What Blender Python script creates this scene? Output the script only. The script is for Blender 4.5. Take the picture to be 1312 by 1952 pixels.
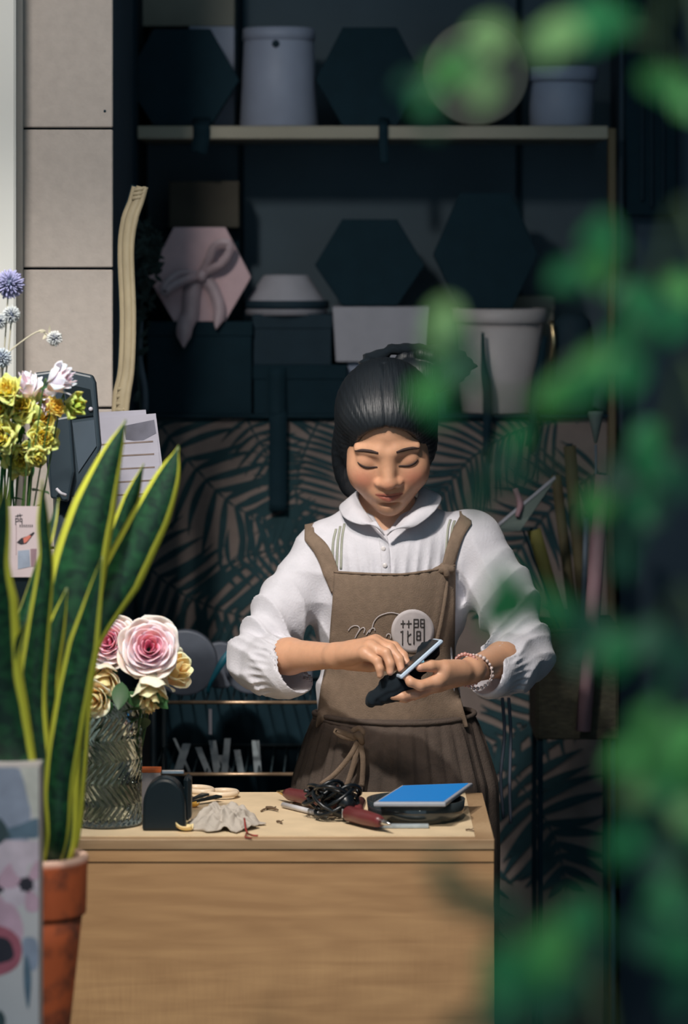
import bpy, math, random
import numpy as np
from mathutils import Vector, Matrix
from mathutils.bvhtree import BVHTree

for o in list(bpy.data.objects):
    bpy.data.objects.remove(o)
sc = bpy.context.scene
C = sc.collection
R = math.radians
F = 7000.0                      # focal length in picture units (frame 1312 x 1952)
H = 1.705                       # camera height

# ------------------------------------------------------------------ camera
cd = bpy.data.cameras.new('camera'); cam = bpy.data.objects.new('camera', cd); C.objects.link(cam)
cam.location = (0, 0, H); cam.rotation_euler = (R(90), 0, 0)
cd.sensor_fit = 'HORIZONTAL'; cd.sensor_width = 36; cd.lens = 36 * F / 1312
cd.shift_y = -(976 - 475) / 1312
cd.clip_end = 60
cd.dof.use_dof = True; cd.dof.focus_distance = 6.22; cd.dof.aperture_fstop = 4.7
sc.camera = cam
# ------------------------------------------------------------------ world and light
w = bpy.data.worlds.new('world'); sc.world = w; w.use_nodes = True
bg = w.node_tree.nodes['Background']
bg.inputs[0].default_value = (0.42, 0.60, 0.73, 1); bg.inputs[1].default_value = 0.80
sc.view_settings.view_transform = 'Standard'; sc.view_settings.look = 'None'
sc.view_settings.exposure = 0.0; sc.view_settings.gamma = 1.0
sc.view_settings.use_curve_mapping = False

def spot(name, loc, target, power, color, size, blend, radius):
    l = bpy.data.lights.new(name, 'SPOT'); o = bpy.data.objects.new(name, l); C.objects.link(o)
    l.energy = power; l.color = color; l.spot_size = R(size); l.spot_blend = blend; l.shadow_soft_size = radius
    o.location = loc
    o.rotation_euler = (Vector(target) - Vector(loc)).to_track_quat('-Z', 'Y').to_euler()
    return o
spot('ceiling_spot_table', (-0.30, 4.95, 2.80), (0.03, 6.20, 1.02), 88, (1.0, 0.89, 0.82), 36, 0.8, 0.14)
spot('ceiling_spot_flowers', (-0.62, 4.65, 2.80), (-0.50, 5.95, 1.05), 160, (1.0, 0.95, 0.88), 56, 0.6, 0.04)
spot('ceiling_spot_front', (0.05, 3.6, 2.75), (-0.20, 5.7, 0.62), 90, (1.0, 0.85, 0.70), 30, 0.7, 0.08)
spot('ceiling_spot_pillar', (-0.70, 4.75, 2.80), (-0.62, 6.6, 1.66), 95, (1.0, 0.95, 0.90), 58, 0.9, 0.10)
spot('ceiling_spot_leaves', (0.75, 1.6, 2.75), (0.22, 2.6, 1.55), 75, (0.95, 1.0, 0.88), 60, 0.8, 0.10)

def area(name, loc, target, power, color, sx_, sy_):
    l = bpy.data.lights.new(name, 'AREA'); o = bpy.data.objects.new(name, l); C.objects.link(o)
    l.shape = 'RECTANGLE'; l.size = sx_; l.size_y = sy_; l.energy = power; l.color = color; o.location = loc
    o.rotation_euler = (Vector(target) - Vector(loc)).to_track_quat('-Z', 'Y').to_euler(); return o
area('shelf_fill_light', (0.25, 6.35, 2.90), (0.12, 7.5, 1.3), 1.3, (0.62, 0.86, 1.0), 1.0, 0.3)  # added unseen fill light to lift the dark shelf area

# ------------------------------------------------------------------ helpers
def P(px, py, Y):
    return np.array([(px - 656) * Y / F, Y, H - (py - 475) * Y / F])
TZ = 0.78
def tab(px, py, z=TZ):
    Y = F * (H - z) / (py - 475)
    return np.array([(px - 656) * Y / F, Y, z])

class MB:
    def __init__(s):
        s.v = []; s.f = []; s.m = []; s.c = []; s.uv = None; s.s = []
    def add(s, v, f, mi=0, col=None, smooth=True):
        n = len(s.v)
        for i, p in enumerate(v):
            s.v.append((float(p[0]), float(p[1]), float(p[2])))
            if col is None: s.c.append((1, 1, 1))
            elif isinstance(col, tuple): s.c.append(col)
            else: s.c.append(tuple(col[i]))
        for q in f:
            s.f.append(tuple(n + int(k) for k in q)); s.m.append(mi); s.s.append(smooth)
        return s

def grid_faces(nu, nv, cu=False, cv=False):
    fs = []
    for i in range(nu if cu else nu - 1):
        for j in range(nv if cv else nv - 1):
            a = i * nv + j; b = ((i + 1) % nu) * nv + j
            c = ((i + 1) % nu) * nv + (j + 1) % nv; d = i * nv + (j + 1) % nv
            fs.append((a, b, c, d))
    return fs

def box(mb, c, s, mi=0, rot=None, bev=0.0, col=None):
    hx, hy, hz = s[0] / 2, s[1] / 2, s[2] / 2
    M = Matrix.Identity(3) if rot is None else rot
    if bev <= 0:
        vs = [Vector((x * hx, y * hy, z * hz)) for x in (-1, 1) for y in (-1, 1) for z in (-1, 1)]
        fs = [(0, 1, 3, 2), (4, 6, 7, 5), (0, 4, 5, 1), (2, 3, 7, 6), (0, 2, 6, 4), (1, 5, 7, 3)]
    else:
        b = min(bev, hx * .9, hy * .9, hz * .9)
        vs = []
        for x in (-1, 1):
            for y in (-1, 1):
                for z in (-1, 1):
                    vs.append(Vector((x * hx, y * (hy - b), z * (hz - b))))
                    vs.append(Vector((x * (hx - b), y * hy, z * (hz - b))))
                    vs.append(Vector((x * (hx - b), y * (hy - b), z * hz)))
        I = lambda x, y, z, k: ((x > 0) * 4 + (y > 0) * 2 + (z > 0)) * 3 + k
        fs = []
        for x in (-1, 1):
            q = [I(x, -1, -1, 0), I(x, 1, -1, 0), I(x, 1, 1, 0), I(x, -1, 1, 0)]; fs.append(q if x > 0 else q[::-1])
        for y in (-1, 1):
            q = [I(-1, y, -1, 1), I(-1, y, 1, 1), I(1, y, 1, 1), I(1, y, -1, 1)]; fs.append(q if y > 0 else q[::-1])
        for z in (-1, 1):
            q = [I(-1, -1, z, 2), I(1, -1, z, 2), I(1, 1, z, 2), I(-1, 1, z, 2)]; fs.append(q if z > 0 else q[::-1])
        for x in (-1, 1):
            for y in (-1, 1):
                q = [I(x, y, -1, 0), I(x, y, -1, 1), I(x, y, 1, 1), I(x, y, 1, 0)]; fs.append(q if x * y > 0 else q[::-1])
            for z in (-1, 1):
                q = [I(x, -1, z, 0), I(x, 1, z, 0), I(x, 1, z, 2), I(x, -1, z, 2)]; fs.append(q if x * z > 0 else q[::-1])
        for y in (-1, 1):
            for z in (-1, 1):
                q = [I(-1, y, z, 1), I(-1, y, z, 2), I(1, y, z, 2), I(1, y, z, 1)]; fs.append(q if y * z > 0 else q[::-1])
        for x in (-1, 1):
            for y in (-1, 1):
                for z in (-1, 1):
                    q = [I(x, y, z, 0), I(x, y, z, 1), I(x, y, z, 2)]; fs.append(q if x * y * z > 0 else q[::-1])
    c = Vector([float(t) for t in c])
    mb.add([M @ v + c for v in vs], fs, mi, col, False)
    return mb

def frames(pts):
    pts = [np.array(p, float) for p in pts]; n = len(pts); T = []
    for i in range(n):
        t = pts[min(i + 1, n - 1)] - pts[max(i - 1, 0)]
        T.append(t / (np.linalg.norm(t) + 1e-9))
    a = np.array([0, 0, 1.0]) if abs(T[0][2]) < .9 else np.array([0, 1.0, 0])
    N = [np.cross(T[0], a)]; N[0] /= np.linalg.norm(N[0])
    for i in range(1, n):
        v = N[-1] - T[i] * np.dot(N[-1], T[i]); N.append(v / (np.linalg.norm(v) + 1e-9))
    return pts, T, N, [np.cross(T[i], N[i]) for i in range(n)]

def spline(pts, n):
    pts = [np.array(p, float) for p in pts]; out = []
    ext = [2 * pts[0] - pts[1]] + pts + [2 * pts[-1] - pts[-2]]
    m = len(pts) - 1
    for k in range(n):
        t = k / (n - 1) * m; i = min(int(t), m - 1); u = t - i
        a, b, c, d = ext[i:i + 4]
        out.append(.5 * (2 * b + (c - a) * u + (2 * a - 5 * b + 4 * c - d) * u * u + (3 * b - a - 3 * c + d) * u ** 3))
    return out

def tube(mb, pts, r, seg=10, mi=0, col=None, cap=True, n=None):
    if n: pts = spline(pts, n)
    pts, T, N, B = frames(pts); m = len(pts)
    rr = [r] * m if np.isscalar(r) else [float(np.interp(i / (m - 1), np.linspace(0, 1, len(r)), r)) for i in range(m)]
    vs = []
    for i in range(m):
        for j in range(seg):
            a = 2 * math.pi * j / seg
            vs.append(pts[i] + rr[i] * (math.cos(a) * N[i] + math.sin(a) * B[i]))
    fs = [(i * seg + j, i * seg + (j + 1) % seg, (i + 1) * seg + (j + 1) % seg, (i + 1) * seg + j) for i in range(m - 1) for j in range(seg)]
    if cap:
        fs.append(tuple(range(seg))[::-1]); fs.append(tuple((m - 1) * seg + j for j in range(seg)))
    mb.add(vs, fs, mi, col); return mb

def lathe(mb, c, prof, seg=40, mi=0, M=None, col=None, f=None, colf=None):
    c = np.array(c, float); vs = []; cols = []
    for (r, z) in prof:
        for j in range(seg):
            a = 2 * math.pi * j / seg
            rr = r if f is None else f(r, z, a)
            p = Vector((rr * math.cos(a), rr * math.sin(a), z))
            if M is not None: p = M @ p
            vs.append(np.array(p) + c)
            if colf: cols.append(colf(r, z, a))
    n = len(prof)
    fs = [(i * seg + j, i * seg + (j + 1) % seg, (i + 1) * seg + (j + 1) % seg, (i + 1) * seg + j) for i in range(n - 1) for j in range(seg)]
    if prof[0][0] > 1e-5: fs.append(tuple(range(seg))[::-1])
    if prof[-1][0] > 1e-5: fs.append(tuple((n - 1) * seg + j for j in range(seg)))
    mb.add(vs, fs, mi, cols if colf else col); return mb

def prism(mb, pts, d, mi=0, col=None, smooth=False):
    """pts: closed 3-D outline, d: thickness vector"""
    pts = [np.array(p, float) for p in pts]; d = np.array(d, float); n = len(pts)
    vs = pts + [p + d for p in pts]
    nrm = sum((np.cross(pts[i] - pts[0], pts[(i + 1) % n] - pts[0]) for i in range(1, n - 1)), np.zeros(3))
    fl = np.dot(nrm, d) > 0
    f0 = tuple(range(n)); f1 = tuple(range(n, 2 * n))
    fs = [f0[::-1] if fl else f0, f1 if fl else f1[::-1]]
    for i in range(n):
        j = (i + 1) % n
        fs.append((i, j, n + j, n + i) if fl else (j, i, n + i, n + j))
    mb.add(vs, fs, mi, col, smooth); return mb

def ball(mb, c, r, seg=12, mi=0, col=None, M=None):
    r3 = (r, r, r) if np.isscalar(r) else r; c = np.array(c, float); vs = []
    nr = max(4, seg // 2)
    for i in range(nr + 1):
        t = math.pi * i / nr
        for j in range(seg):
            a = 2 * math.pi * j / seg
            p = Vector((r3[0] * math.sin(t) * math.cos(a), r3[1] * math.sin(t) * math.sin(a), -r3[2] * math.cos(t)))
            if M is not None: p = M @ p
            vs.append(c + np.array(p))
    fs = [(i * seg + j, i * seg + (j + 1) % seg, (i + 1) * seg + (j + 1) % seg, (i + 1) * seg + j) for i in range(nr) for j in range(seg)]
    mb.add(vs, fs, mi, col); return mb

ORG = {}
def tag(o, label=None, cat=None, group=None, kind=None):
    if label: o['label'] = label
    if cat: o['category'] = cat
    if group: o['group'] = group
    if kind: o['kind'] = kind
    return o
def thing(name, label, cat, loc, group=None):
    o = bpy.data.objects.new(name, None); C.objects.link(o); o.empty_display_size = .05
    o.location = [float(t) for t in loc]; ORG[o.name] = np.array(loc, float)
    return tag(o, label, cat, group)
def mesh_np(name, v, f, mats, col=None):
    me = bpy.data.meshes.new(name)
    v = np.asarray(v, np.float32); f = np.asarray(f, np.int32); k = f.shape[1]
    me.vertices.add(len(v)); me.vertices.foreach_set('co', v.ravel())
    me.loops.add(f.size); me.loops.foreach_set('vertex_index', f.ravel())
    me.polygons.add(len(f)); me.polygons.foreach_set('loop_start', np.arange(0, f.size, k, dtype=np.int32))
    me.polygons.foreach_set('loop_total', np.full(len(f), k, np.int32))
    me.polygons.foreach_set('use_smooth', np.ones(len(f), bool))
    me.update(calc_edges=True); me.validate()
    for m in mats: me.materials.append(m)
    if col is not None:
        a = me.color_attributes.new('Col', 'FLOAT_COLOR', 'POINT')
        a.data.foreach_set('color', np.concatenate([np.asarray(col, np.float32), np.ones((len(v), 1), np.float32)], 1).ravel())
    return me
def obj(name, mb, mats, parent=None, solid=0, sub=0, bevel=0, offset=0):
    if not isinstance(mats, (list, tuple)): mats = [mats]
    V = np.array(mb.v)
    if parent is not None: org = ORG[parent.name]
    else: org = np.array([(V[:, 0].min() + V[:, 0].max()) / 2, (V[:, 1].min() + V[:, 1].max()) / 2, V[:, 2].min()])
    me = bpy.data.meshes.new(name); me.from_pydata([tuple(p) for p in (V - org)], [], mb.f)
    for m in mats: me.materials.append(m)
    me.polygons.foreach_set('material_index', mb.m); me.polygons.foreach_set('use_smooth', mb.s)
    a = me.color_attributes.new('Col', 'FLOAT_COLOR', 'POINT')
    a.data.foreach_set('color', np.concatenate([np.array(mb.c, np.float32), np.ones((len(V), 1), np.float32)], 1).ravel())
    if mb.uv is not None:
        b = me.color_attributes.new('UVc', 'FLOAT_COLOR', 'POINT')
        u = np.zeros((len(V), 4), np.float32); u[:, :2] = np.array(mb.uv); b.data.foreach_set('color', u.ravel())
    me.update()
    o = bpy.data.objects.new(name, me); C.objects.link(o)
    if parent is not None: o.parent = parent
    else: o.location = org
    ORG[o.name] = org
    if bevel:
        m = o.modifiers.new('bevel', 'BEVEL'); m.width = bevel; m.segments = 2; m.limit_method = 'ANGLE'
    if sub:
        m = o.modifiers.new('sub', 'SUBSURF'); m.levels = sub; m.render_levels = sub
    if solid:
        m = o.modifiers.new('solid', 'SOLIDIFY'); m.thickness = solid; m.offset = offset
    return o
def struct(name, mb, mats, **k):
    return tag(obj(name, mb, mats, **k), kind='structure')

# ------------------------------------------------------------------ materials
def srgb(r, g, b):
    return tuple((x / 255 / 12.92) if x / 255 <= .04045 else ((x / 255 + .055) / 1.055) ** 2.4 for x in (r, g, b))
def mat(name, col, rough=.6, var=.12, scale=30, bump=0.0, bscale=200, metal=0, spec=.5, vc=False, stretch=(1, 1, 1), emit=None, trans=0, sheen=0, sss=0):
    m = bpy.data.materials.new(name); m.use_nodes = True; nt = m.node_tree; N = nt.nodes; L = nt.links
    b = N['Principled BSDF']; b.inputs['Roughness'].default_value = rough; b.inputs['Metallic'].default_value = metal
    b.inputs['Specular IOR Level'].default_value = spec
    if trans: b.inputs['Transmission Weight'].default_value = trans
    if sheen: b.inputs['Sheen Weight'].default_value = sheen
    if sss:
        b.inputs['Subsurface Weight'].default_value = sss; b.inputs['Subsurface Scale'].default_value = .01
        b.inputs['Subsurface Radius'].default_value = (1, .35, .2)
    tc = N.new('ShaderNodeTexCoord'); mp = N.new('ShaderNodeMapping'); mp.inputs['Scale'].default_value = stretch
    L.new(tc.outputs['Object'], mp.inputs['Vector'])
    nz = N.new('ShaderNodeTexNoise'); nz.inputs['Scale'].default_value = scale; nz.inputs['Detail'].default_value = 4
    L.new(mp.outputs['Vector'], nz.inputs['Vector'])
    mr = N.new('ShaderNodeMapRange'); mr.inputs['From Min'].default_value = .3; mr.inputs['From Max'].default_value = .7
    mr.inputs['To Min'].default_value = 1 - var; mr.inputs['To Max'].default_value = 1 + var
    L.new(nz.outputs['Fac'], mr.inputs['Value'])
    mx = N.new('ShaderNodeMix'); mx.data_type = 'RGBA'; mx.blend_type = 'MULTIPLY'; mx.inputs[0].default_value = 1
    if vc:
        at = N.new('ShaderNodeAttribute'); at.attribute_name = 'Col'; L.new(at.outputs['Color'], mx.inputs[6])
    else: mx.inputs[6].default_value = (*col, 1)
    L.new(mr.outputs['Result'], mx.inputs[7]); L.new(mx.outputs[2], b.inputs['Base Color'])
    if bump:
        n2 = N.new('ShaderNodeTexNoise'); n2.inputs['Scale'].default_value = bscale; n2.inputs['Detail'].default_value = 3
        L.new(mp.outputs['Vector'], n2.inputs['Vector'])
        bp = N.new('ShaderNodeBump'); bp.inputs['Strength'].default_value = bump; bp.inputs['Distance'].default_value = .002
        L.new(n2.outputs['Fac'], bp.inputs['Height']); L.new(bp.outputs['Normal'], b.inputs['Normal'])
    if emit:
        b.inputs['Emission Color'].default_value = (*emit[0], 1); b.inputs['Emission Strength'].default_value = emit[1]
    return m
BLACKC = (0.009, 0.028, 0.040)  # black with the teal lift of deep shadow mixed into it
M = {}
M['black'] = mat('matte_black_card', BLACKC, .8, .08, spec=.15)
M['blackgloss'] = mat('black_plastic', (0.006, 0.012, 0.016), .35, .05, spec=.3)
M['stone'] = mat('stone_tile', srgb(176, 166, 158), .8, .05, 60, .3, 160)
M['plaster'] = mat('white_plaster', srgb(205, 205, 200), .8, .03, 5)
M['darkwall'] = mat('blue_grey_wall', srgb(62, 80, 94), .85, .12, 4)
M['backwall'] = mat('grey_wall', srgb(84, 100, 110), .9, .15, 3)
M['floor'] = mat('dark_floor', srgb(60, 60, 60), .6, .1, 5)
M['shelf'] = mat('pale_shelf_wood', srgb(165, 158, 140), .6, .1, 20, stretch=(.2, 1, 1))
M['shelfdark'] = mat('brown_post_wood', srgb(105, 90, 62), .6, .1, 20)
# ------------------------------------------------------------------ the room
SY = 7.44                                   # front of the shelving
def bxp(mb, x0, y0, x1, y1, Y, d, mi=0, bev=0, z0=None):
    """a box whose front face fills picture rectangle x0..x1, y0..y1 at distance Y, d deep"""
    a = P(x0, y1, Y); b = P(x1, y0, Y)
    zl = a[2] if z0 is None else z0
    box(mb, ((a[0] + b[0]) / 2, Y + d / 2, (zl + b[2]) / 2), (b[0] - a[0], d, b[2] - zl), mi, bev=bev); return mb
mb = MB(); box(mb, (0, 4.4, -.05), (4.4, 7.0, .1)); struct('floor', mb, M['floor'])
mb = MB(); box(mb, (0, 5.9, 3.05), (4.4, 4.0, .1)); struct('ceiling', mb, M['darkwall'])
mb = MB(); box(mb, (0, 7.90, 1.5), (4.4, .1, 3.0)); struct('wall_back', mb, M['backwall'])
mb = MB(); box(mb, (-2.25, 4.4, 1.5), (.1, 7.0, 3.0)); struct('wall_far_left', mb, M['plaster'])
mb = MB(); box(mb, (2.25, 4.4, 1.5), (.1, 7.0, 3.0)); struct('wall_far_right', mb, M['darkwall'])
# tiled pillar on the left: plaster core, stone tiles on its front
xr = P(215, 0, 6.6)[0]; xl = P(30, 0, 6.6)[0]
mb = MB(); box(mb, ((-2.2 + xr - .012) / 2, 7.23, 1.5), (xr - .012 + 2.2, 1.22, 3.0)); struct('wall_left', mb, M['darkwall'])
mb = MB()
zs = [3.0] + [P(0, y, 6.6)[2] for y in (-22, 245, 512, 778, 1045, 1312, 1579, 1846)] + [0]
for a, b in zip(zs[:-1], zs[1:]):
    box(mb, ((xl + xr) / 2, 6.608, (a + b) / 2), (xr - xl, .022, a - b - .004), bev=.002)
box(mb, ((xl + xr) / 2, 6.619, 1.5), (xr - xl - .004, .004, 3.0), 1)
ball(mb, P(200, 212, 6.598), .003, 8, 1)
struct('wall_left_tiles', mb, [M['stone'], M['black']])
x0 = P(30, 0, 6.45)[0]
mb = MB(); box(mb, ((-2.2 + x0) / 2, 6.53, 1.5), (x0 + 2.2, .16, 3.0), bev=.004); struct('wall_left_plaster', mb, M['plaster'])
# grey wall strip to the right
xa = P(1182, 0, 7.55)[0]
mb = MB(); box(mb, ((xa + 2.2) / 2, 7.70, 1.5), (2.2 - xa, .3, 3.0)); struct('wall_right', mb, M['darkwall'])

# ------------------------------------------------------------------ shelving
sx0 = P(262, 0, SY)[0]; sx1 = P(1160, 0, SY)[0]
def zof(py, Y): return H - (py - 475) * Y / F
t = thing('shelf_unit', 'wall shelving unit with pale-edged boards holding flower boxes and buckets', 'shelves', (0, SY + .2, 0))
mb = MB(); box(mb, ((sx0 + sx1) / 2, SY + .19, (zof(240, SY) + zof(265, SY)) / 2), (sx1 - sx0, .38, zof(240, SY) - zof(265, SY)), bev=.002)
obj('shelf_board', mb, M['shelf'], t)
mb = MB(); box(mb, ((sx0 + sx1) / 2, SY + .19, (zof(790, SY) + zof(796, SY)) / 2), (sx1 - sx0, .38, zof(790, SY) - zof(796, SY)))
obj('shelf_board', mb, M['black'], t)
mb = MB(); bxp(mb, 1160, 244, 1175, 1600, SY, .03, bev=.002, z0=0); obj('post', mb, M['shelfdark'], t)
tag(t, None)
for px in (262, ):
    mb = MB(); box(mb, (sx0 - .008, SY + .2, 1.5), (.014, .38, 3.0)); obj('side_panel', mb, M['black'], t)
mb = MB(); bxp(mb, 262, -70, 1175, 244, SY + .385, .008); bxp(mb, 262, 244, 1175, 796, SY + .385, .008); obj('back_panel', mb, M['backwall'], t)
for px in (455, 985):
    mb = MB(); bxp(mb, px, -60, px + 10, 796, SY + .37, .014); obj('back_batten', mb, M['black'], t)
ZT = zof(240, SY); ZB = zof(790, SY)

# palm-printed cabinet front under the shelf (board with printed fronds, same mesh)
PY = SY + .02
def palm_panel():
    mb = MB(); a = P(266, 797, PY); b = P(1158, 797, PY)
    box(mb, ((a[0] + b[0]) / 2, PY + .012, a[2] / 2), (b[0] - a[0], .024, a[2]), 0)
    rnd = random.Random(4); cnt = [0]
    def q(x, y, dy=0): return P(x, y, PY) - np.array([0, .0008 + dy, 0])
    def leaflet(x, y, dx, dy, wd, k):
        cnt[0] += 1; k = cnt[0] * .00001; n = 9; L_ = math.hypot(dx, dy); nx, ny = -dy / L_, dx / L_; bend = rnd.uniform(-.08, .08) * L_
        up = []; dn = []
        for i in range(n):
            u = i / (n - 1); ww = wd * .78 * (math.sin(math.pi * min(1, u * .9 + .1) ** .8) + .05) * .5
            if i == n - 1: ww = .5
            cx = x + dx * u + nx * bend * 4 * u * (1 - u); cy = y + dy * u + ny * bend * 4 * u * (1 - u)
            cx = min(max(cx, 268), 1156); cy = max(cy, 799)
            up.append(q(cx + nx * ww, cy + ny * ww, k)); dn.append(q(cx - nx * ww, cy - ny * ww, k))
        mb.add(up + dn, [(i, i + 1, n + i + 1, n + i) for i in range(n - 1)], 1, None, False)
    def frond(pts, l0, l1, n, a0, a1, wd, sides=(1, -1)):
        sp = spline([(x, y, 0) for x, y in pts], n + 1); k = 0
        for i in range(n):
            x, y, _ = sp[i]; x2, y2, _ = sp[i + 1]; th = math.atan2(y2 - y, x2 - x); u = i / (n - 1)
            leaflet(x, y, x2 - x, y2 - y, 6, .0002)
            for s in sides:
                an = th + s * R(a0 + (a1 - a0) * u); ln = (l0 + (l1 - l0) * u) * rnd.uniform(.85, 1.1) * math.sin(math.pi * (.25 + .7 * u)) ** .5
                k += 1
                leaflet(x, y, ln * math.cos(an), ln * math.sin(an), wd, .0001 * (k % 3))
    frond([(290, 790), (360, 880), (440, 960), (520, 1000), (580, 1010)], 130, 120, 17, 75, 40, 17)
    frond([(612, 795), (580, 860), (565, 930), (572, 1020), (600, 1100)], 85, 110, 22, 100, 55, 10)
    frond([(255, 1050), (330, 1120), (410, 1160), (500, 1180), (600, 1190)], 130, 130, 18, 80, 40, 17)
    frond([(470, 800), (520, 880), (560, 930)], 70, 60, 12, 80, 50, 9)
    frond([(420, 1080), (500, 1050), (580, 1040), (660, 1060)], 80, 90, 14, 70, 45, 12)
    frond([(1060, 800), (970, 830), (890, 880), (830, 960)], 120, 120, 22, 70, 45, 9)
    frond([(1140, 900), (1060, 960), (980, 1060), (930, 1180)], 120, 120, 20, 75, 45, 12)
    frond([(950, 1440), (1010, 1520), (1060, 1600), (1080, 1700)], 150, 130, 13, 95, 50, 22)
    frond([(1140, 1180), (1090, 1280), (1000, 1380), (900, 1440)], 120, 120, 17, 80, 50, 16)
    frond([(300, 1230), (420, 1260), (560, 1280), (700, 1340)], 120, 110, 17, 80, 50, 15)
    frond([(900, 1640), (860, 1750), (840, 1900)], 120, 120, 12, 80, 50, 18)
    for x, y in ((445, 801), (624, 806), (1100, 806)): ball(mb, q(x, y), .0022, 8, 2)
    return mb
M['palm'] = mat('palm_board', srgb(130, 116, 110), .85, .12, 25, .3, 300)
M['palmprint'] = mat('palm_print_ink', (0.022, 0.056, 0.066), .8, .15, 30, spec=.2)
M['steel'] = mat('bright_steel', (.6, .6, .6), .25, .05, metal=1)
o = obj('palm_print_panel', palm_panel(), [M['palm'], M['palmprint'], M['steel']])
tag(o, 'grey-brown cabinet panel printed with dark palm fronds, below the box shelf', 'panel')

# ------------------------------------------------------------------ things on the shelves
M['pink'] = mat('dusty_pink_card', srgb(222, 188, 192), .7, .05, 40)
M['ribbon_mauve'] = mat('mauve_satin', srgb(190, 166, 172), .5, .08, 60, spec=.8)
M['whitecard'] = mat('pale_grey_card', srgb(172, 170, 178), .7, .05, 30)
M['whitepl'] = mat('off_white_plastic', srgb(196, 186, 184), .5, .05, 20)
M['bluepl'] = mat('blue_white_plastic', srgb(150, 158, 178), .55, .05, 20)
M['navy'] = mat('navy_card', (.018, .038, .054), .7, .08, spec=.2)
M['beige'] = mat('beige_card', srgb(134, 132, 120), .75, .05, 30)
M['brownpic'] = mat('dark_brown_card', srgb(68, 62, 50), .7, .15, 15)

def hexbox(px0, px1, py0, py1, Y, depth, z0, m, label, group, lean=0, flat=True, ribbon=None, base=None):
    cx, cy = (px0 + px1) / 2, (py0 + py1) / 2; hw, hh = (px1 - px0) / 2, (py1 - py0) / 2
    c = P(cx, cy, Y); t = thing('hexagonal_box', label, 'gift box', (c[0], Y + depth / 2, z0), group)
    def ring(k, yy, sh=0):
        return [P(cx + dx * hw * k, cy + dy * hh * k, Y) * [1, 0, 1] + [0, yy, 0] for dx, dy in
                ((-1, .06), (-.5, -1), (.5, -1), (1, .06), (.5, 1), (-.5, 1))]
    mb = MB(); prism(mb, ring(.965, Y + .03), (0, depth - .03, 0)); obj('box_body', mb, m, t, bevel=.002)
    mb = MB(); prism(mb, ring(1, Y), (0, .03, 0)); obj('lid', mb, m, t, bevel=.002)
    return t
gb = 'black hexagonal flower boxes stood on their sides on the shelves'
Ysh = SY + .05
hexbox(238, 456, 55, 240, Ysh, .12, ZT, M['black'], 'black hexagonal box at the left end of the top shelf', gb)
hexbox(602, 808, 52, 240, Ysh, .12, ZT, M['black'], 'black hexagonal box between the white bucket and the round box, top shelf', gb)
hexbox(600, 810, 418, 583, Ysh + .02, .12, zof(583, Ysh + .02), M['black'], 'black hexagonal box lying on a pale box above her bun', gb)
hexbox(826, 1026, 368, 590, Ysh + .02, .10, zof(590, Ysh + .02), M['black'], 'tall black hexagonal box behind the big white bucket', gb)
t = hexbox(282, 479, 433, 613, SY + .03, .10, zof(613, SY + .03), M['pink'], 'dusty pink hexagonal box with a mauve ribbon bow on its face', gb)
del t['group']
def strip(mb, pts, wd, side, mi=0, n=14, taper=None):
    sp = spline(pts, n); vs = []
    for i, p in enumerate(sp):
        ww = wd / 2 if taper is None else wd / 2 * float(np.interp(i / (n - 1), np.linspace(0, 1, len(taper)), taper))
        tn = sp[min(i + 1, n - 1)] - sp[max(i - 1, 0)]; s_ = np.cross(tn, side); s_ /= np.linalg.norm(s_) + 1e-9
        vs += [p - s_ * ww, p, p + s_ * ww]
    mb.add(vs, grid_faces(n, 3), mi); return mb
def Q(x, y, Y=SY + .02): return P(x, y, Y)
FR = (0, 1, 0)
mb = MB()
strip(mb, [Q(372, 532), Q(366, 560, SY + .018), Q(362, 600, SY + .015), Q(352, 625, SY), Q(350, 664, SY)], .034, FR, n=24, taper=[1, 1, 1, 1, 1, 1, .9, .05])
strip(mb, [Q(392, 530), Q(408, 555, SY + .018), Q(418, 590, SY + .015), Q(412, 628, SY + .01)], .026, FR, n=24, taper=[1, 1, 1, 1, 1, .9, .05])
obj('ribbon_tail', mb, M['ribbon_mauve'], t, solid=.001)
for loop in ([(382, 528), (360, 532), (330, 545), (312, 560), (318, 540), (345, 522), (382, 524)],
             [(384, 522), (398, 495), (408, 470), (425, 462), (440, 470), (425, 500), (400, 515), (386, 526)]):
    mb = MB(); n = len(loop)
    strip(mb, [Q(x, y, SY + .015 - .03 * math.sin(math.pi * i / (n - 1))) for i, (x, y) in enumerate(loop)], .017, (0, 1, .15), n=24)
    obj('bow_loop', mb, M['ribbon_mauve'], t, solid=.001)
mb = MB(); ball(mb, Q(384, 526, SY + .012), (.012, .01, .014), 12); obj('bow_knot', mb, M['ribbon_mauve'], t)

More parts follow.
